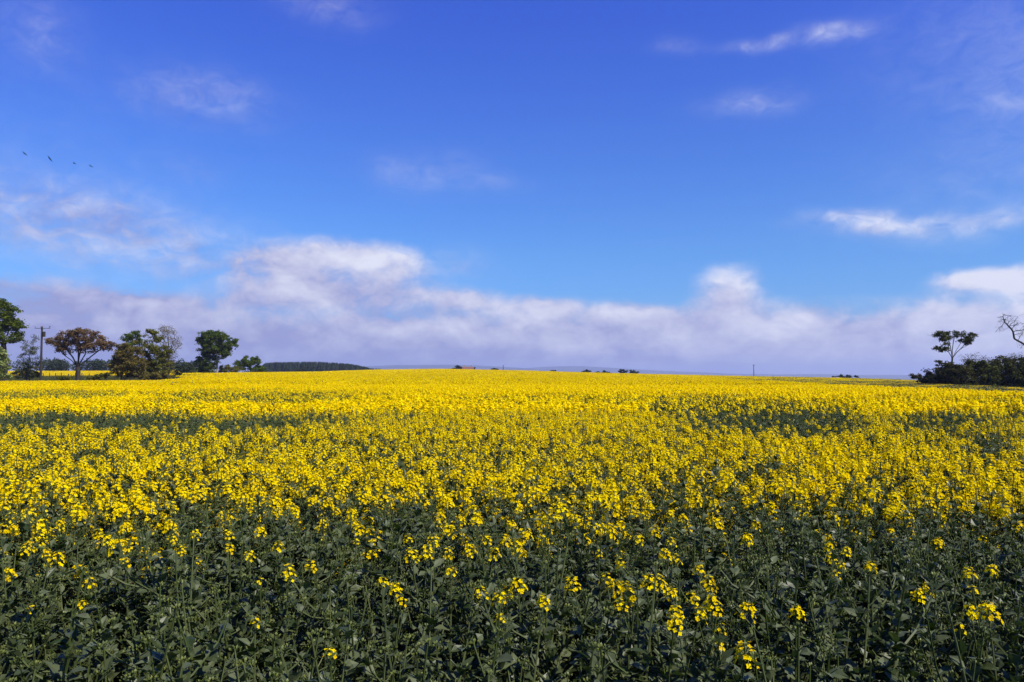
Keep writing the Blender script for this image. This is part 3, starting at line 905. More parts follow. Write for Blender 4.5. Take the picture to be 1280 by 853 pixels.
tree('scrub_bush', 'olive scrub between the tall round tree and smaller rounded tree', 'bush', 172, [(288, 470), (288, 463)],
     [(284, 461, 8, 6), (293, 463, 8, 5), (278, 463, 6, 5)], 'olive', 3200, .15, seed=24, r_base=.07, n_attr=50, step=.35, clump=.4)

# right-hand side
RT = 90.0
tree('umbrella_tree', 'small tree with three dark leafy clumps on bare forking branches above the hedge', 'tree', RT, [(1190, 486), (1190, 460), (1190.5, 448)],
     [(1181, 421, 11, 6.5), (1209, 421, 9, 8), (1195, 418.5, 8, 4), (1177, 435, 10, 6.5), (1212, 430, 5, 3), (1205, 426, 7, 4)], 'hedgegreen', 4200, .10, seed=31, r_base=.10, n_attr=110, step=.2, infl=1.4, kill=.3, rmin=.017, clump=.27, leafgap=.35,
     limbs=[(None, .05, [(1186, 440), (1180, 436)]), (None, -.1, [(1188, 436), (1185, 426)]), (None, .1, [(1191, 438), (1193, 427), (1195, 421)]), (None, -.1, [(1195, 441), (1202, 434), (1208, 425)]), (None, .15, [(1197, 440), (1205, 435), (1214, 431)]), (None, -.2, [(1193, 440), (1198, 430), (1200, 423)])])
hb = [('dark_bush', 'dark sloping bush forming the left end of the right hedge', [(1172, 470, 15, 10), (1183, 464, 13, 12), (1163, 475, 11, 7), (1158, 478, 10, 5)], 'hedge', 41),
      ('dark_bush', 'dark hedge bush directly below the tree with three leafy clumps', [(1198, 470, 17, 17), (1190, 462, 12, 10), (1203, 478, 18, 11)], 'hedge', 42),
      ('dark_bush', 'dark hedge bush with bare twigs standing out of its top', [(1222, 468, 18, 17), (1232, 472, 18, 14), (1215, 460, 10, 9), (1236, 462, 10, 9)], 'hedgegreen', 43),
      ('dark_bush', 'dark hedge bush below the bare overhanging branch', [(1250, 466, 18, 17), (1258, 474, 18, 13), (1241, 470, 14, 14), (1262, 462, 12, 12)], 'hedge', 44),
      ('dark_bush', 'greener hedge bush at the right edge of the picture', [(1278, 464, 18, 18), (1290, 470, 22, 18), (1270, 476, 16, 12)], 'hedgegreen', 45),
      ('dark_bush', 'dark hedge bush beyond the right edge of the picture', [(1325, 464, 24, 20), (1350, 470, 24, 18)], 'hedge', 46)]
for nm, lb, bl, mt, sd in hb:
    if sd > 42: bl = [(b_[0], b_[1] - 3.5, b_[2], b_[3] + 1.5) for b_ in bl] + [(bl[0][0], 478, 20, 10)]
    tree(nm, lb, 'bush', RT - 1 + (sd % 3), [(bl[0][0], 487), (bl[0][0], 474)], bl + [(b_[0] + 8, b_[1] + 4, b_[2], b_[3]) for b_ in bl], mt, 14000, .13, seed=sd, r_base=.09, n_attr=120, step=.3, clump=.33, infl=3)
tree('bare_shrub', 'leafless grey twigs rising from the hedge top right of the umbrella tree', 'shrub', RT + 2, [(1222, 486), (1222, 468), (1221, 460)],
     [(1222, 450, 18, 9), (1212, 452, 10, 6), (1232, 452, 9, 7)], 'hedge', 500, .07, seed=51, r_base=.07, n_attr=300, step=.22, rmin=.010, infl=1.6, kill=.22, barkmat='twig', clump=.3, bias=(0, 0, .7))
tree('bare_shrub', 'leafless grey twigs rising from the hedge top near right edge', 'shrub', RT + 2, [(1258, 486), (1258, 468), (1257, 460)],
     [(1252, 452, 10, 7), (1264, 450, 12, 7), (1276, 448, 10, 6)], 'hedge', 500, .07, seed=52, r_base=.07, n_attr=260, step=.22, rmin=.010, infl=1.6, kill=.22, barkmat='twig', clump=.3, bias=(0, 0, .7))
tree('small_shrub', 'tiny sparse shrub on the sloping bush left of the umbrella tree', 'shrub', RT, [(1173, 470), (1173, 458)],
     [(1172, 452, 4, 3), (1177, 453, 3, 2), (1167, 457, 2, 2)], 'hedge', 260, .08, seed=53, r_base=.03, n_attr=40, step=.15, rmin=.008, infl=2, clump=.15)
tree('low_bush', 'left one of two tiny dark bushes at the hedge end', 'bush', 104, [(1142, 477), (1142, 474)], [(1142, 471.5, 4, 4)], 'hedge', 900, .10, seed=54, r_base=.04, n_attr=30, step=.2, clump=.22)
tree('low_bush', 'right one of two tiny dark bushes at the hedge end', 'bush', 104, [(1149, 477), (1149, 474)], [(1149, 471.5, 4, 4), (1156, 474, 6, 3)], 'hedge', 900, .10, seed=55, r_base=.04, n_attr=30, step=.2, clump=.22)

# the bare tree whose limb reaches in from the right
def bare_tree():
    d = 62.0; g = np.random.default_rng(77); k = d / F
    fx = (1318 - 640) * k; foot = np.array([fx, d, gz(fx, d)])
    nodes = []; par = []
    def chain(pix, start_par, dy=0):
        last = start_par
        for j, (px, row) in enumerate(pix):
            q = pt(px, row, d + dy * j) - foot
            if last >= 0:
                a = nodes[last]; m = max(1, int(np.linalg.norm(q - a) / .22))
            else:
                a = q; m = 1
            for t in range(m):
                nodes.append(a + (q - a) * (t + 1) / m + g.normal(0, .012, 3)); par.append(last); last = len(nodes) - 1
        return last
    tr = chain([(1318, 500), (1317, 470), (1314, 446)], -1)
    chain([(1300, 438), (1280, 430.6), (1268, 423.6), (1266.5, 414.5), (1261.6, 408.8), (1256, 403), (1254, 396)], tr)
    chain([(1322, 415), (1316, 385), (1330, 360)], tr, .1); chain([(1345, 425), (1370, 405), (1380, 380)], tr, -.1)
    att = []
    for (px, row, rx, ry, n_) in [(1255, 399, 8, 9, 90), (1266, 402, 8, 10, 80), (1249, 411, 6, 6, 40), (1276, 416, 7, 7, 60), (1284, 410, 8, 10, 60), (1275, 433, 5, 4, 25),
                                  (1320, 370, 25, 18, 160), (1370, 385, 25, 20, 140), (1300, 395, 16, 14, 80)]:
        c = pt(px, row, d) - foot
        n_ = int(n_ * 1.8); q = g.normal(size=(n_, 3)); q /= np.linalg.norm(q, axis=1)[:, None]
        att += list(c + q * (g.random(n_) ** .5)[:, None] * np.array([rx, rx, ry]) * k)
    A = np.array(att); alive = np.ones(len(A), bool)
    for _ in range(40):
        if not alive.any(): break
        Nn = np.array(nodes); idx = np.nonzero(alive)[0]
        D = np.linalg.norm(A[idx][:, None] - Nn[None], axis=2); nr = D.argmin(1); new = {}
        for q, j in enumerate(nr):
            if D[q, j] < 1.3: new.setdefault(int(j), []).append(nrm(A[idx[q]] - Nn[j]))
        for j, ds in new.items():
            p = Nn[j] + nrm(np.mean(ds, 0) + g.normal(0, .2, 3)) * .13
            if np.linalg.norm(Nn - p, axis=1).min() > .05: nodes.append(p); par.append(j)
        Nn = np.array(nodes)
        dm = np.linalg.norm(A[idx][:, None] - Nn[None], axis=2).min(1); alive[idx[dm < .10]] = False
    t = thing('bare_tree', 'leafless tree reaching a crooked bare branch in from the right edge', 'tree', foot)
    mb = MB()
    limb_mesh(mb, np.array(nodes), par, .006, None, .15)
    mb.obj('trunk', M['bark'], t, smooth=True)
bare_tree()

# far trees and bushes on the skyline
far = [('far_tree', 'small single dark tree on the skyline left of the farmhouse', 'tree', 430, [(572.5, 462.5), (572.5, 460)], [(572.5, 459, 2.2, 1.7)], 61),
       ('far_bush', 'tiny dark bush on the skyline between lone tree and farmhouse', 'bush', 440, [(580, 463), (580, 462)], [(567, 461.5, 3, .8), (561, 462, 2, .6)], 62),
       ('far_tree', 'dark tree against the left end of the farmhouse', 'tree', 455, [(576, 463), (576, 461)], [(576, 460, 1.8, 1.8)], 63),
       ('far_tree', 'dark low tree against the right end of the farmhouse', 'tree', 455, [(592, 463), (592, 461.5)], [(591.5, 460.8, 2.6, 1.3)], 64),
       ('far_bush', 'faint bushes on the skyline left of the thin pole', 'bush', 470, [(619, 464), (619, 462.5)], [(619, 462, 4, 1.0)], 65),
       ('far_bush', 'flat dark bush on the skyline right of the thin pole', 'bush', 400, [(691, 466), (691, 465)], [(691, 464.3, 3, .9)], 66),
       ('far_bush', 'pointed dark bush on the skyline, leftmost of the group right of centre', 'bush', 400, [(733, 467), (733, 466)], [(734, 464.6, 4, 2.0), (729, 465.4, 3, 1.0)], 67),
       ('far_bush', 'tiny dark bush in the skyline group right of centre', 'bush', 405, [(748, 468), (748, 467)], [(748, 466, 2, 1.0), (743, 466.4, 2, .7)], 68),
       ('far_bush', 'low rounded dark bush in the skyline group right of centre', 'bush', 400, [(757, 468), (757, 467)], [(757, 465.9, 5, 1.6)], 69),
       ('far_tree', 'darkest and tallest rounded tree on the skyline right of centre', 'tree', 380, [(779, 469), (779, 467)], [(778, 464.8, 4.5, 3.0), (782, 465.8, 3.5, 2.2)], 70),
       ('far_tree', 'greyer tree beside the darkest skyline tree, rightmost of its group', 'tree', 395, [(792, 469), (792, 467)], [(790, 465.2, 3.5, 2.4), (795, 466, 3.5, 2.2)], 71),
       ('far_bush', 'long low dark thicket on the skyline between pole and right hedge', 'bush', 330, [(1057, 474), (1057, 473)], [(1057, 470.6, 9, 1.7), (1066, 471.6, 8, 1.1), (1047, 471.6, 7, .9)], 72)]
for nm, lb, ct, d, trk, bl, sd in far:
    tree(nm, lb, ct, d, trk, bl, 'farleaf' if sd in (65, 71) else 'conifer', 900, .28, seed=sd, r_base=.18, n_attr=30, step=.6, clump=.5, rmin=.03)
tree('far_bush', 'small pale rounded bush in front of the conifer wood', 'bush', 420, [(378, 467), (378, 464)], [(377, 462, 8, 3.6)], 'farleaf', 2200, .28, seed=73, r_base=.2, n_attr=40, step=.6, clump=.6)

# conifer wood: one far mass
def wood():
    g = np.random.default_rng(91); mb = MB()
    def spruce(x, y, z, h, w):
        for k in range(7):
            t0 = k / 7; rr = w * (1 - t0) ** .8 * g.uniform(.8, 1.15); zb = z + h * (.08 + .86 * t0); zt = zb + h * .24
            m = 7; a0 = g.uniform(0, 6.28)
            vs = [(x + g.normal(0, .05), y, min(zt, z + h))] + [(x + rr * g.uniform(.6, 1.2) * math.cos(a0 + 6.283 * j / m), y + rr * math.sin(a0 + 6.283 * j / m), zb - h * .03 * g.random()) for j in range(m)]
            mb.add(vs, [(0, 1 + j, 1 + (j + 1) % m) for j in range(m)], g.random(), 0)
    topx = [320, 332, 345, 400, 440, 455, 463, 486]; topr = [462, 453.5, 452.5, 452, 454.8, 458, 460.2, 462]
    for _ in range(800):
        px = g.uniform(326, 484); d = g.uniform(560, 640)
        top = np.interp(px, topx, topr) + g.uniform(-.35, .8)
        p = pt(px, top, d); gz_ = gz(p[0], d)
        h = max(2.0, p[2] - gz_)
        spruce(p[0], d, gz_, h, min(3.4, h * .3) * g.uniform(.8, 1.3))
    tag(mb.obj('conifer_wood', M['conifer']), 'dark conifer plantation on the rise behind the field left of centre', 'wood', kind='stuff')
wood()

def far_wood(name, label, d0, d1, spec, mat, n, size, seed):
    g = np.random.default_rng(seed); mb = MB()
    for (px0, px1, top, jit, cnt) in spec:
        for _ in range(cnt):
            px = g.uniform(px0, px1); d = g.uniform(d0, d1)
            p = pt(px, top + g.uniform(-jit, jit), d); zg = gz(p[0], d); h = max(1.5, p[2] - zg)
            w = h * g.uniform(.35, .6)
            leaves(mb, ell_pts([(p[0], d, zg + h * .55, w, w, h * .48)], n, g, .4), size, g)
    tag(mb.obj(name, M[mat]), label, 'wood', kind='stuff')
far_wood('woodland', 'grey green belt of trees behind the far yellow field at left', 290, 320, [(-120, 60, 448, 3, 16), (60, 150, 450, 2, 22), (150, 262, 452, 3, 24)], 'farleaf', 520, .35, 95)

# ------------------------------------------------------------------ pole, fence, birds, farmhouse
def pole(name, label, px, top, d, arm, r_, arm_label=True, foot_row=479):
    x = (px - 640) / F * d; zb = gz(x, d); zt = pt(px, top, d)[2] - zb
    t = thing(name, label, 'pole', (x, d, zb))
    mb = MB(); tube(mb, [(0, 0, -.3), (0, 0, zt * .5), (0, 0, zt)], [r_, r_ * .88, r_ * .75], 10); mb.obj('shaft', M['pole'], t, smooth=True)
    if arm:
        a = MB(); box(a, (arm * .08, -r_ * .95, zt - .28), (arm, .06, .07)); a.obj('crossarm', M['pole'], t)
        for q in (-.42, -.05, .5):
            i_ = MB(); xx = arm * q + .03
            tube(i_, [(xx, -r_ * .95, zt - .215), (xx, -r_ * .95, zt - .14), (xx, -r_ * .95, zt - .13), (xx, -r_ * .95, zt - .03)], [.02, .02, .055, .03], 8)
            i_.obj('insulator', M['ceramic'], t, smooth=True)
    return x, d, zb, zt
x, d, zb, zt = pole('utility_pole', 'dark wooden utility pole with a crossarm among the left trees', 51.5, 408.3, 111.5, 2.2, .17)
b = bpy.data.objects['utility_pole']
mb = MB(); tube(mb, [(.34, -.05, zt - 1.5), (.34, -.05, zt - .75)], [.2, .2], 10); box(mb, (.2, -.02, zt - 1.1), (.3, .08, .08)); mb.obj('transformer', M['pole'], b)
pole('thin_pole', 'thin tall pole standing alone on the skyline right of centre', 942, 456, 300, .9, .14)
pole('thin_pole', 'short dark pole on the skyline just right of the farmhouse', 629, 456.5, 420, 0, .22)

def crow(name, label, loc, span, dihedral, yaw, pitch_, roll, perched=False):
    mb = MB(); L_ = span * .5
    secs = [(-.55, .03, .02), (-.35, .10, .035), (-.1, .13, .11), (.15, .15, .13), (.33, .09, .08), (.42, .08, .075), (.5, .05, .05), (.6, .01, .012)]
    n = 8; vs = []; fs = []
    for (y, w, h) in secs:
        for k in range(n):
            a = 6.2832 * k / n
            vs.append((w * L_ * math.cos(a), y * L_, h * L_ * math.sin(a)))
    for i in range(len(secs) - 1):
        for k in range(n): fs.append((i * n + k, i * n + (k + 1) % n, (i + 1) * n + (k + 1) % n, (i + 1) * n + k))
    fs += [tuple(range(n)), tuple((len(secs) - 1) * n + k for k in range(n))]
    mb.add(vs, fs)
    if not perched:
        for s in (-1, 1):
            prof = [(.08, .22, -.18, .02), (.35, .30, -.16, .10), (.65, .22, -.14, .12), (.9, .05, -.16, .10), (1.02, -.1, -.2, .08)]
            vs = []
            for (x_, yf, yb, zz_) in prof:
                for th in (.03, -.03): vs += [(s * x_ * L_, yf * L_, (zz_ * dihedral + th) * L_), (s * x_ * L_, yb * L_, (zz_ * dihedral + th * .4) * L_)]
            fs = []
            for i in range(len(prof) - 1):
                a = i * 4; c = a + 4
                fs += [(a, a + 1, c + 1, c), (a + 2, c + 2, c + 3, a + 3), (a, c, c + 2, a + 2), (a + 1, a + 3, c + 3, c + 1)]
            mb.add(vs, fs)
        mb.add([(0, -.4 * L_, .01), (.14 * L_, -.72 * L_, .01), (0, -.76 * L_, .015), (-.14 * L_, -.72 * L_, .01), (0, -.4 * L_, -.01)], [(0, 1, 2, 3), (4, 3, 2, 1)])
    else:
        for s in (-1, 1): tube(mb, [(s * .05, -.02, -.05), (s * .05, .02, -.17)], [.012, .01], 5)
    o = mb.obj(name, M['feather'], smooth=True)
    o.location = loc; o.rotation_euler = (pitch_, roll, yaw)
    return tag(o, label, 'bird', None if perched else 'birds flying in a line')
crow('flying_bird', 'black bird in flight, leftmost and highest of the four in a line', pt(30.8, 192.3, 150), 1.1, 1.0, R(60), 0, R(34))
crow('flying_bird', 'black bird in flight, second of the line and showing longest wings', pt(62.3, 198.8, 150), 1.25, .8, R(70), R(8), R(44))
crow('flying_bird', 'black bird in flight, third of the line and most compact', pt(93, 204.6, 150), .9, 2.0, R(95), 0, R(8))
crow('flying_bird', 'black bird in flight, rightmost and lowest of the four', pt(113.6, 208, 150), .95, 1.3, R(65), 0, R(18))
p = pt(62.2, 408.2, 111.4); crow('perched_bird', 'small black bird perched on the right end of the pole crossarm', (x + 1.18, 111.36, zb + zt - .05), .72, 0, R(250), R(18), 0, True)

def fence():
    d = 150.0; t = thing('field_fence', 'post and wire fence between the tree line and far yellow field', 'fence', ((100 - 640) / F * d, d, gz((100 - 640) / F * d, d)))
    org = np.array(t.location); g = random.Random(4)
    tops = []
    for k in range(26):
        px = -14 + k * 8.4 + g.uniform(-1, 1); x = (px - 640) / F * d; y = d + g.uniform(-.2, .2); z = gz(x, y)
        h = g.uniform(1.3, 1.6); mb = MB()
        tube(mb, [np.array((x, y, z - .2)) - org, np.array((x + g.uniform(-.04, .04), y, z + h)) - org], [.085, .08], 6); mb.obj('post', M['post'], t)
        tops.append(np.array((x, y, z)) - org)
    for hh in (.35, .7, 1.05):
        mb = MB(); tube(mb, [q + np.array((0, -.06, hh)) for q in tops], [.006] * len(tops), 4); mb.obj('wire', M['wire'], t)
fence()

def farmhouse():
    d = 450.0; k = d / F; x = (585 - 640) * k; zt = pt(585, 459.0, d)[2]; zb = gz(x, d)
    H = zt - zb; eav = H * .62; W = 6.2; Dp = 5.6
    t = thing('farmhouse', 'small pinkish farmhouse with a red roof on the far skyline', 'house', (x, d, zb))
    mb = MB(); box(mb, (0, 0, eav / 2 - .2), (W, Dp, eav + .4))
    mb.add([(-W / 2, -Dp / 2, eav), (-W / 2, Dp / 2, eav), (-W / 2, 0, H - .15)], [(0, 1, 2)]); mb.add([(W / 2, -Dp / 2, eav), (W / 2, 0, H - .15), (W / 2, Dp / 2, eav)], [(0, 1, 2)])
    mb.obj('wall', M['render_wall'], t)
    rf = MB(); o = .35; z0 = eav - .12
    for s in (-1, 1):
        a = [(-W / 2 - o, s * (Dp / 2 + o), z0), (W / 2 + o, s * (Dp / 2 + o), z0), (W / 2 + o, 0, H), (-W / 2 - o, 0, H)]
        bq = [(p_[0], p_[1], p_[2] + .15) for p_ in a]
        rf.add(a + bq, [(0, 1, 2, 3), (4, 5, 6, 7), (0, 1, 5, 4), (0, 3, 7, 4), (1, 2, 6, 5)])
    ro = rf.obj('roof', M['roof'], t)
    for q in (-W * .36, W * .3):
        c = MB(); box(c, (q, 0, H + .45), (.7, .7, 1.2)); c.obj('chimney', M['render_wall'], ro)
    for q in (-2.3, 0, 2.3):
        f = MB(); box(f, (q, -Dp / 2 - .03, eav * .6), (.9, .1, 1.2)); f.obj('window', M['glass'], t)
farmhouse()

# ------------------------------------------------------------------ air
def haze():
    mb = MB(); zb, zt = -40.0, 190.0
    box(mb, (0, 0, (zb + zt) / 2), (36000, 36000, zt - zb))
    m, nt = new_mat('thin summer haze'); N = nt.nodes
    v = N.new('ShaderNodeVolumePrincipled'); v.inputs['Density'].default_value = 1.5e-4
    v.inputs['Color'].default_value = (.64, .72, .98, 1); v.inputs['Anisotropy'].default_value = 0.1
    v.inputs['Density Attribute'].default_value = ''
    o = N.new('ShaderNodeOutputMaterial'); nt.links.new(v.outputs[0], o.inputs['Volume'])
    tag(mb.obj('haze', m), 'thin bluish haze over the far land', 'haze', kind='stuff')
haze()

# ------------------------------------------------------------------ sky, clouds, sun
SUN_AZ, SUN_EL = R(124), R(47)
def world():
    w = bpy.data.worlds.new('World'); SC.world = w; w.use_nodes = True
    nt = w.node_tree; N = nt.nodes; L = nt.links; N.clear()
    sky = N.new('ShaderNodeTexSky'); sky.sky_type = 'NISHITA'; sky.sun_disc = False
    sky.sun_elevation = SUN_EL; sky.sun_rotation = SUN_AZ
    sky.altitude = 0; sky.air_density = 1.0; sky.dust_density = 0.8; sky.ozone_density = 4.0
    tc = N.new('ShaderNodeTexCoord')
    sep = N.new('ShaderNodeSeparateXYZ'); L.new(tc.outputs['Generated'], sep.inputs[0])
    def math_(op, a, b=None, c=None, clamp=False):
        n = N.new('ShaderNodeMath'); n.operation = op; n.use_clamp = clamp
        for i, q in enumerate((a, b, c)):
            if q is None: continue
            if isinstance(q, (int, float)): n.inputs[i].default_value = q
            else: L.new(q, n.inputs[i])
        return n.outputs[0]
    az = math_('ARCTAN2', sep.outputs[0], sep.outputs[1])
    el = math_('ARCSINE', sep.outputs[2])
    cmb = N.new('ShaderNodeCombineXYZ'); L.new(az, cmb.inputs[0]); L.new(el, cmb.inputs[1])
    ang = cmb.outputs[0]
    # slight swirl of the coordinates so that the cloud outlines are uneven
    wn = N.new('ShaderNodeTexNoise'); wn.inputs['Scale'].default_value = 9; wn.inputs['Detail'].default_value = 4
    L.new(ang, wn.inputs['Vector'])
    wv = N.new('ShaderNodeVectorMath'); wv.operation = 'MULTIPLY_ADD'
    L.new(wn.outputs['Color'], wv.inputs[0]); wv.inputs[1].default_value = (.05, .035, 0); 
    sb = N.new('ShaderNodeVectorMath'); sb.operation = 'SUBTRACT'; L.new(ang, sb.inputs[0]); sb.inputs[1].default_value = (.025, .0175, 0)
    L.new(sb.outputs[0], wv.inputs[2])
    wang = wv.outputs[0]
    def ae(px, row):
        v = ray(px, row); return math.atan2(v[0], v[1]), math.asin(v[2] / np.linalg.norm(v))
    def blob(px, row, sx, sy, amp, src):
        a, e = ae(px, row); a2, e2 = ae(px + sx, row - sy)
        s = N.new('ShaderNodeVectorMath'); s.operation = 'SUBTRACT'; L.new(src, s.inputs[0]); s.inputs[1].default_value = (a, e, 0)
        m = N.new('ShaderNodeVectorMath'); m.operation = 'MULTIPLY'; L.new(s.outputs[0], m.inputs[0]); m.inputs[1].default_value = (1 / abs(a2 - a), 1 / abs(e2 - e), 0)
        d = N.new('ShaderNodeVectorMath'); d.operation = 'DOT_PRODUCT'; L.new(m.outputs[0], d.inputs[0]); L.new(m.outputs[0], d.inputs[1])
        g = math_('POWER', math.exp(-1), d.outputs['Value'])
        return math_('MULTIPLY', g, amp)
    def total(bl, src):
        acc = None
        for b in bl:
            g = blob(*b, src)
            acc = g if acc is None else math_('ADD', acc, g)
        return acc
    THICK = [(455, 318, 48, 19, .5), (385, 328, 75, 26, .6), (315, 324, 55, 18, .3), (500, 340, 42, 22, .42), (430, 362, 105, 22, .62), (520, 372, 60, 16, .3), (300, 352, 60, 16, .2),
             (330, 372, 60, 14, .3), (40, 352, 120, 18, .42), (150, 374, 120, 12, .36), 
             (1212, 350, 62, 19, .74), (1290, 348, 55, 22, .5), (908, 362, 44, 32, .75), (600, 376, 60, 14, .4), (690, 384, 60, 12, .35), 
             (80, 305, 60, 20, .26), (790, 392, 60, 14, .3)]
    WISP = [(90, 258, 75, 26, .30), (170, 286, 80, 24, .31), (250, 310, 70, 20, .30), (-20, 255, 80, 30, .26), (60, 305, 80, 22, .22), (210, 335, 70, 18, .24), (560, 332, 40, 16, .22),
            (1060, 272, 48, 11, .40), (1092, 280, 44, 15, .55), (1140, 284, 46, 16, .30), (1248, 272, 48, 17, .40), (1190, 290, 60, 20, .12),
            (950, 50, 40, 13, .34), (1045, 45, 30, 14, .42), (940, 128, 42, 18, .26), (222, 114, 52, 18, .20), (290, 130, 45, 16, .15), (48, 35, 45, 28, .18),
            (412, 6, 42, 14, .24), (842, 56, 18, 10, .16), (545, 214, 45, 20, .12), (490, 212, 30, 14, .1), (235, 208, 34, 12, .12), (615, 232, 30, 10, .1), (1262, 125, 30, 22, .12), (1290, 50, 150, 130, .13), (1240, 215, 130, 60, .09), (20, 220, 110, 60, .08)]
    cov = total(THICK, wang)
    # the low bank
    a0, e0 = ae(640, 396); _, e1 = ae(640, 372); _, e2 = ae(640, 425)
    sepw = N.new('ShaderNodeSeparateXYZ'); L.new(wang, sepw.inputs[0])
    mr = N.new('ShaderNodeMapRange'); mr.interpolation_type = 'SMOOTHSTEP'; L.new(sepw.outputs[1], mr.inputs[0])
    mr.inputs[1].default_value = e1 + .012; mr.inputs[2].default_value = e2; mr.inputs[3].default_value = 0; mr.inputs[4].default_value = .92
    cov = math_('ADD', cov, mr.outputs[0])
    st = N.new('ShaderNodeVectorMath'); st.operation = 'MULTIPLY'; L.new(ang, st.inputs[0]); st.inputs[1].default_value = (1, 1.55, 1)
    def fbm(scale, off, detail=6, rough=.55, dist=.4):
        a = N.new('ShaderNodeVectorMath'); a.operation = 'ADD'; L.new(st.outputs[0], a.inputs[0]); a.inputs[1].default_value = off
        n = N.new('ShaderNodeTexNoise'); n.inputs['Scale'].default_value = scale; n.inputs['Detail'].default_value = detail
        n.inputs['Roughness'].default_value = rough; n.inputs['Distortion'].default_value = dist
        L.new(a.outputs[0], n.inputs['Vector']); return n.outputs['Fac']
    n1 = fbm(11, (2.3, 1.1, .4)); n1b = fbm(11, (2.3 - .012, 1.1 - .03, .4))
    n2 = fbm(26, (7.3, 4.1, .9), 6, .6)
    n3 = fbm(34, (3.3, 9.1, .2), 7, .62, .6)
    pert = math_('ADD', math_('MULTIPLY', math_('SUBTRACT', n1, .5), .95), math_('MULTIPLY_ADD', math_('SUBTRACT', n3, .5), .55, math_('MULTIPLY', math_('SUBTRACT', n2, .5), .4)))
    dens_in = math_('ADD', cov, math_('MULTIPLY', pert, math_('MINIMUM', math_('MULTIPLY_ADD', cov, 1.6, .05), 1.0)))
    dm = N.new('ShaderNodeMapRange'); dm.interpolation_type = 'SMOOTHSTEP'; L.new(dens_in, dm.inputs[0])
    dm.inputs[1].default_value = .16; dm.inputs[2].default_value = .80
    puff = total([(a, b, c, d_, e * .62) for (a, b, c, d_, e) in [(612, 380, 48, 11, .42), (690, 388, 46, 9, .36), (435, 320, 80, 17, .40), (395, 352, 60, 18, .36), (480, 322, 36, 13, .3), (905, 345, 36, 17, .42), (1205, 344, 62, 17, .55),
                  (1275, 344, 44, 18, .5), (1090, 276, 60, 12, .5), (770, 394, 50, 8, .3), (300, 388, 70, 9, .25), (190, 378, 30, 6, .3), (1020, 398, 70, 9, .22), (1150, 390, 60, 9, .2)]], wang)
    wisp = total([(a, b, c * 1.25, d_ * 1.2, e * .85) for (a, b, c, d_, e) in WISP], wang)
    wd = math_('MULTIPLY', wisp, math_('MULTIPLY_ADD', math_('SUBTRACT', n3, .45), 3.4, .85, clamp=False), None)
    wd = math_('MAXIMUM', wd, 0.0)
    dens = math_('MINIMUM', math_('ADD', dm.outputs[0], wd), .97)
    # cloud colour: bright crowns, violet-grey bases, lighter towards the sun's side
    lit = math_('ADD', math_('MULTIPLY', math_('SUBTRACT', n1, n1b), 1.7), math_('MULTIPLY_ADD', n2, .6, math_('MULTIPLY_ADD', n3, .7, -.24)))
    lit = math_('ADD', math_('ADD', lit, puff), math_('MULTIPLY', az, .52))
    elr = N.new('ShaderNodeMapRange'); L.new(el, elr.inputs[0]); elr.inputs[1].default_value = 0.0; elr.inputs[2].default_value = .13
    elr.inputs[3].default_value = -.22; elr.inputs[4].default_value = .12
    lit = math_('ADD', lit, elr.outputs[0], clamp=True)
    cm = N.new('ShaderNodeMix'); cm.data_type = 'RGBA'; L.new(lit, cm.inputs[0])
    cm.inputs[6].default_value = (2.5, 2.6, 4.75, 1); cm.inputs[7].default_value = (6.4, 6.5, 7.4, 1)
    # clear sky, deepened towards the violet blue of the photograph
    tint = N.new('ShaderNodeMix'); tint.data_type = 'RGBA'; tint.blend_type = 'MULTIPLY'; tint.inputs[0].default_value = 1
    L.new(sky.outputs[0], tint.inputs[6])
    te = N.new('ShaderNodeMapRange'); L.new(el, te.inputs[0]); te.inputs[1].default_value = ae(640, 320)[1]; te.inputs[2].default_value = ae(640, 15)[1]
    tm = N.new('ShaderNodeMix'); tm.data_type = 'RGBA'; L.new(te.outputs[0], tm.inputs[0])
    tm.inputs[6].default_value = (.37, .74, 1.24, 1); tm.inputs[7].default_value = (.26, .49, 1.50, 1)
    L.new(tm.outputs[2], tint.inputs[7])
    fin = N.new('ShaderNodeMix'); fin.data_type = 'RGBA'; L.new(dens, fin.inputs[0]); L.new(tint.outputs[2], fin.inputs[6]); L.new(cm.outputs[2], fin.inputs[7])
    bg = N.new('ShaderNodeBackground'); bg.inputs['Strength'].default_value = .1; L.new(fin.outputs[2], bg.inputs['Color'])
    o = N.new('ShaderNodeOutputWorld'); L.new(bg.outputs[0], o.inputs['Surface'])
    w.cycles.sampling_method = 'MANUAL'; w.cycles.sample_map_resolution = 512
world()

sl = bpy.data.lights.new('sun', 'SUN'); sl.energy = 5.0; sl.angle = R(.53); sl.color = (1.0, .94, .84)
so = link(bpy.data.objects.new('sun', sl))
sd = Vector((math.sin(SUN_AZ) * math.cos(SUN_EL), math.cos(SUN_AZ) * math.cos(SUN_EL), math.sin(SUN_EL)))
so.rotation_euler = sd.to_track_quat('Z', 'Y').to_euler(); so.location = (0, 0, 30)

cam = bpy.data.cameras.new('camera'); cam.sensor_width = 36; cam.lens = 36 * F / 1280; cam.clip_end = 60000; cam.clip_start = .05
co = link(bpy.data.objects.new('camera', cam)); co.location = (0, 0, EYE); co.rotation_euler = (math.pi / 2 + PITCH, 0, 0)
SC.camera = co

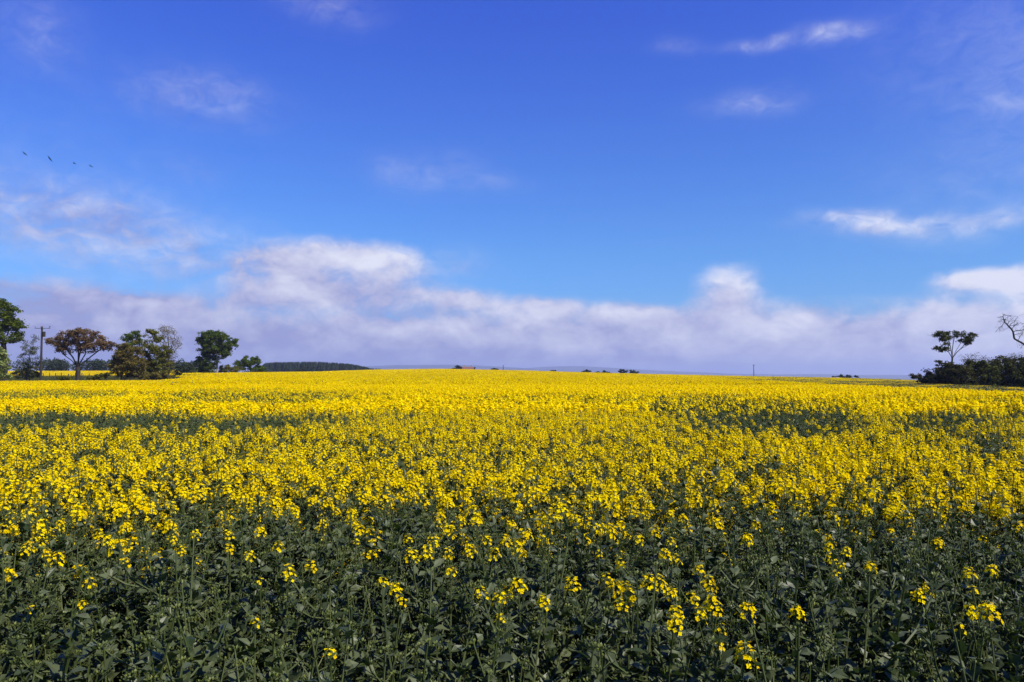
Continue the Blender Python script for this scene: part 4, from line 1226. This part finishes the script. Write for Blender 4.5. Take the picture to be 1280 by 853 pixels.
SC.view_settings.view_transform = 'Standard'; SC.view_settings.look = 'None'; SC.view_settings.exposure = 0.4; SC.view_settings.gamma = 1
SC.view_settings.use_curve_mapping = False
SC.cycles.use_denoising = True
SC.cycles.max_bounces = 6; SC.cycles.diffuse_bounces = 2; SC.cycles.glossy_bounces = 2; SC.cycles.transmission_bounces = 3
SC.cycles.transparent_max_bounces = 8; SC.cycles.volume_bounces = 0
SC.cycles.use_adaptive_sampling = True; SC.cycles.adaptive_threshold = .015
SC.cycles.caustics_reflective = False; SC.cycles.caustics_refractive = False
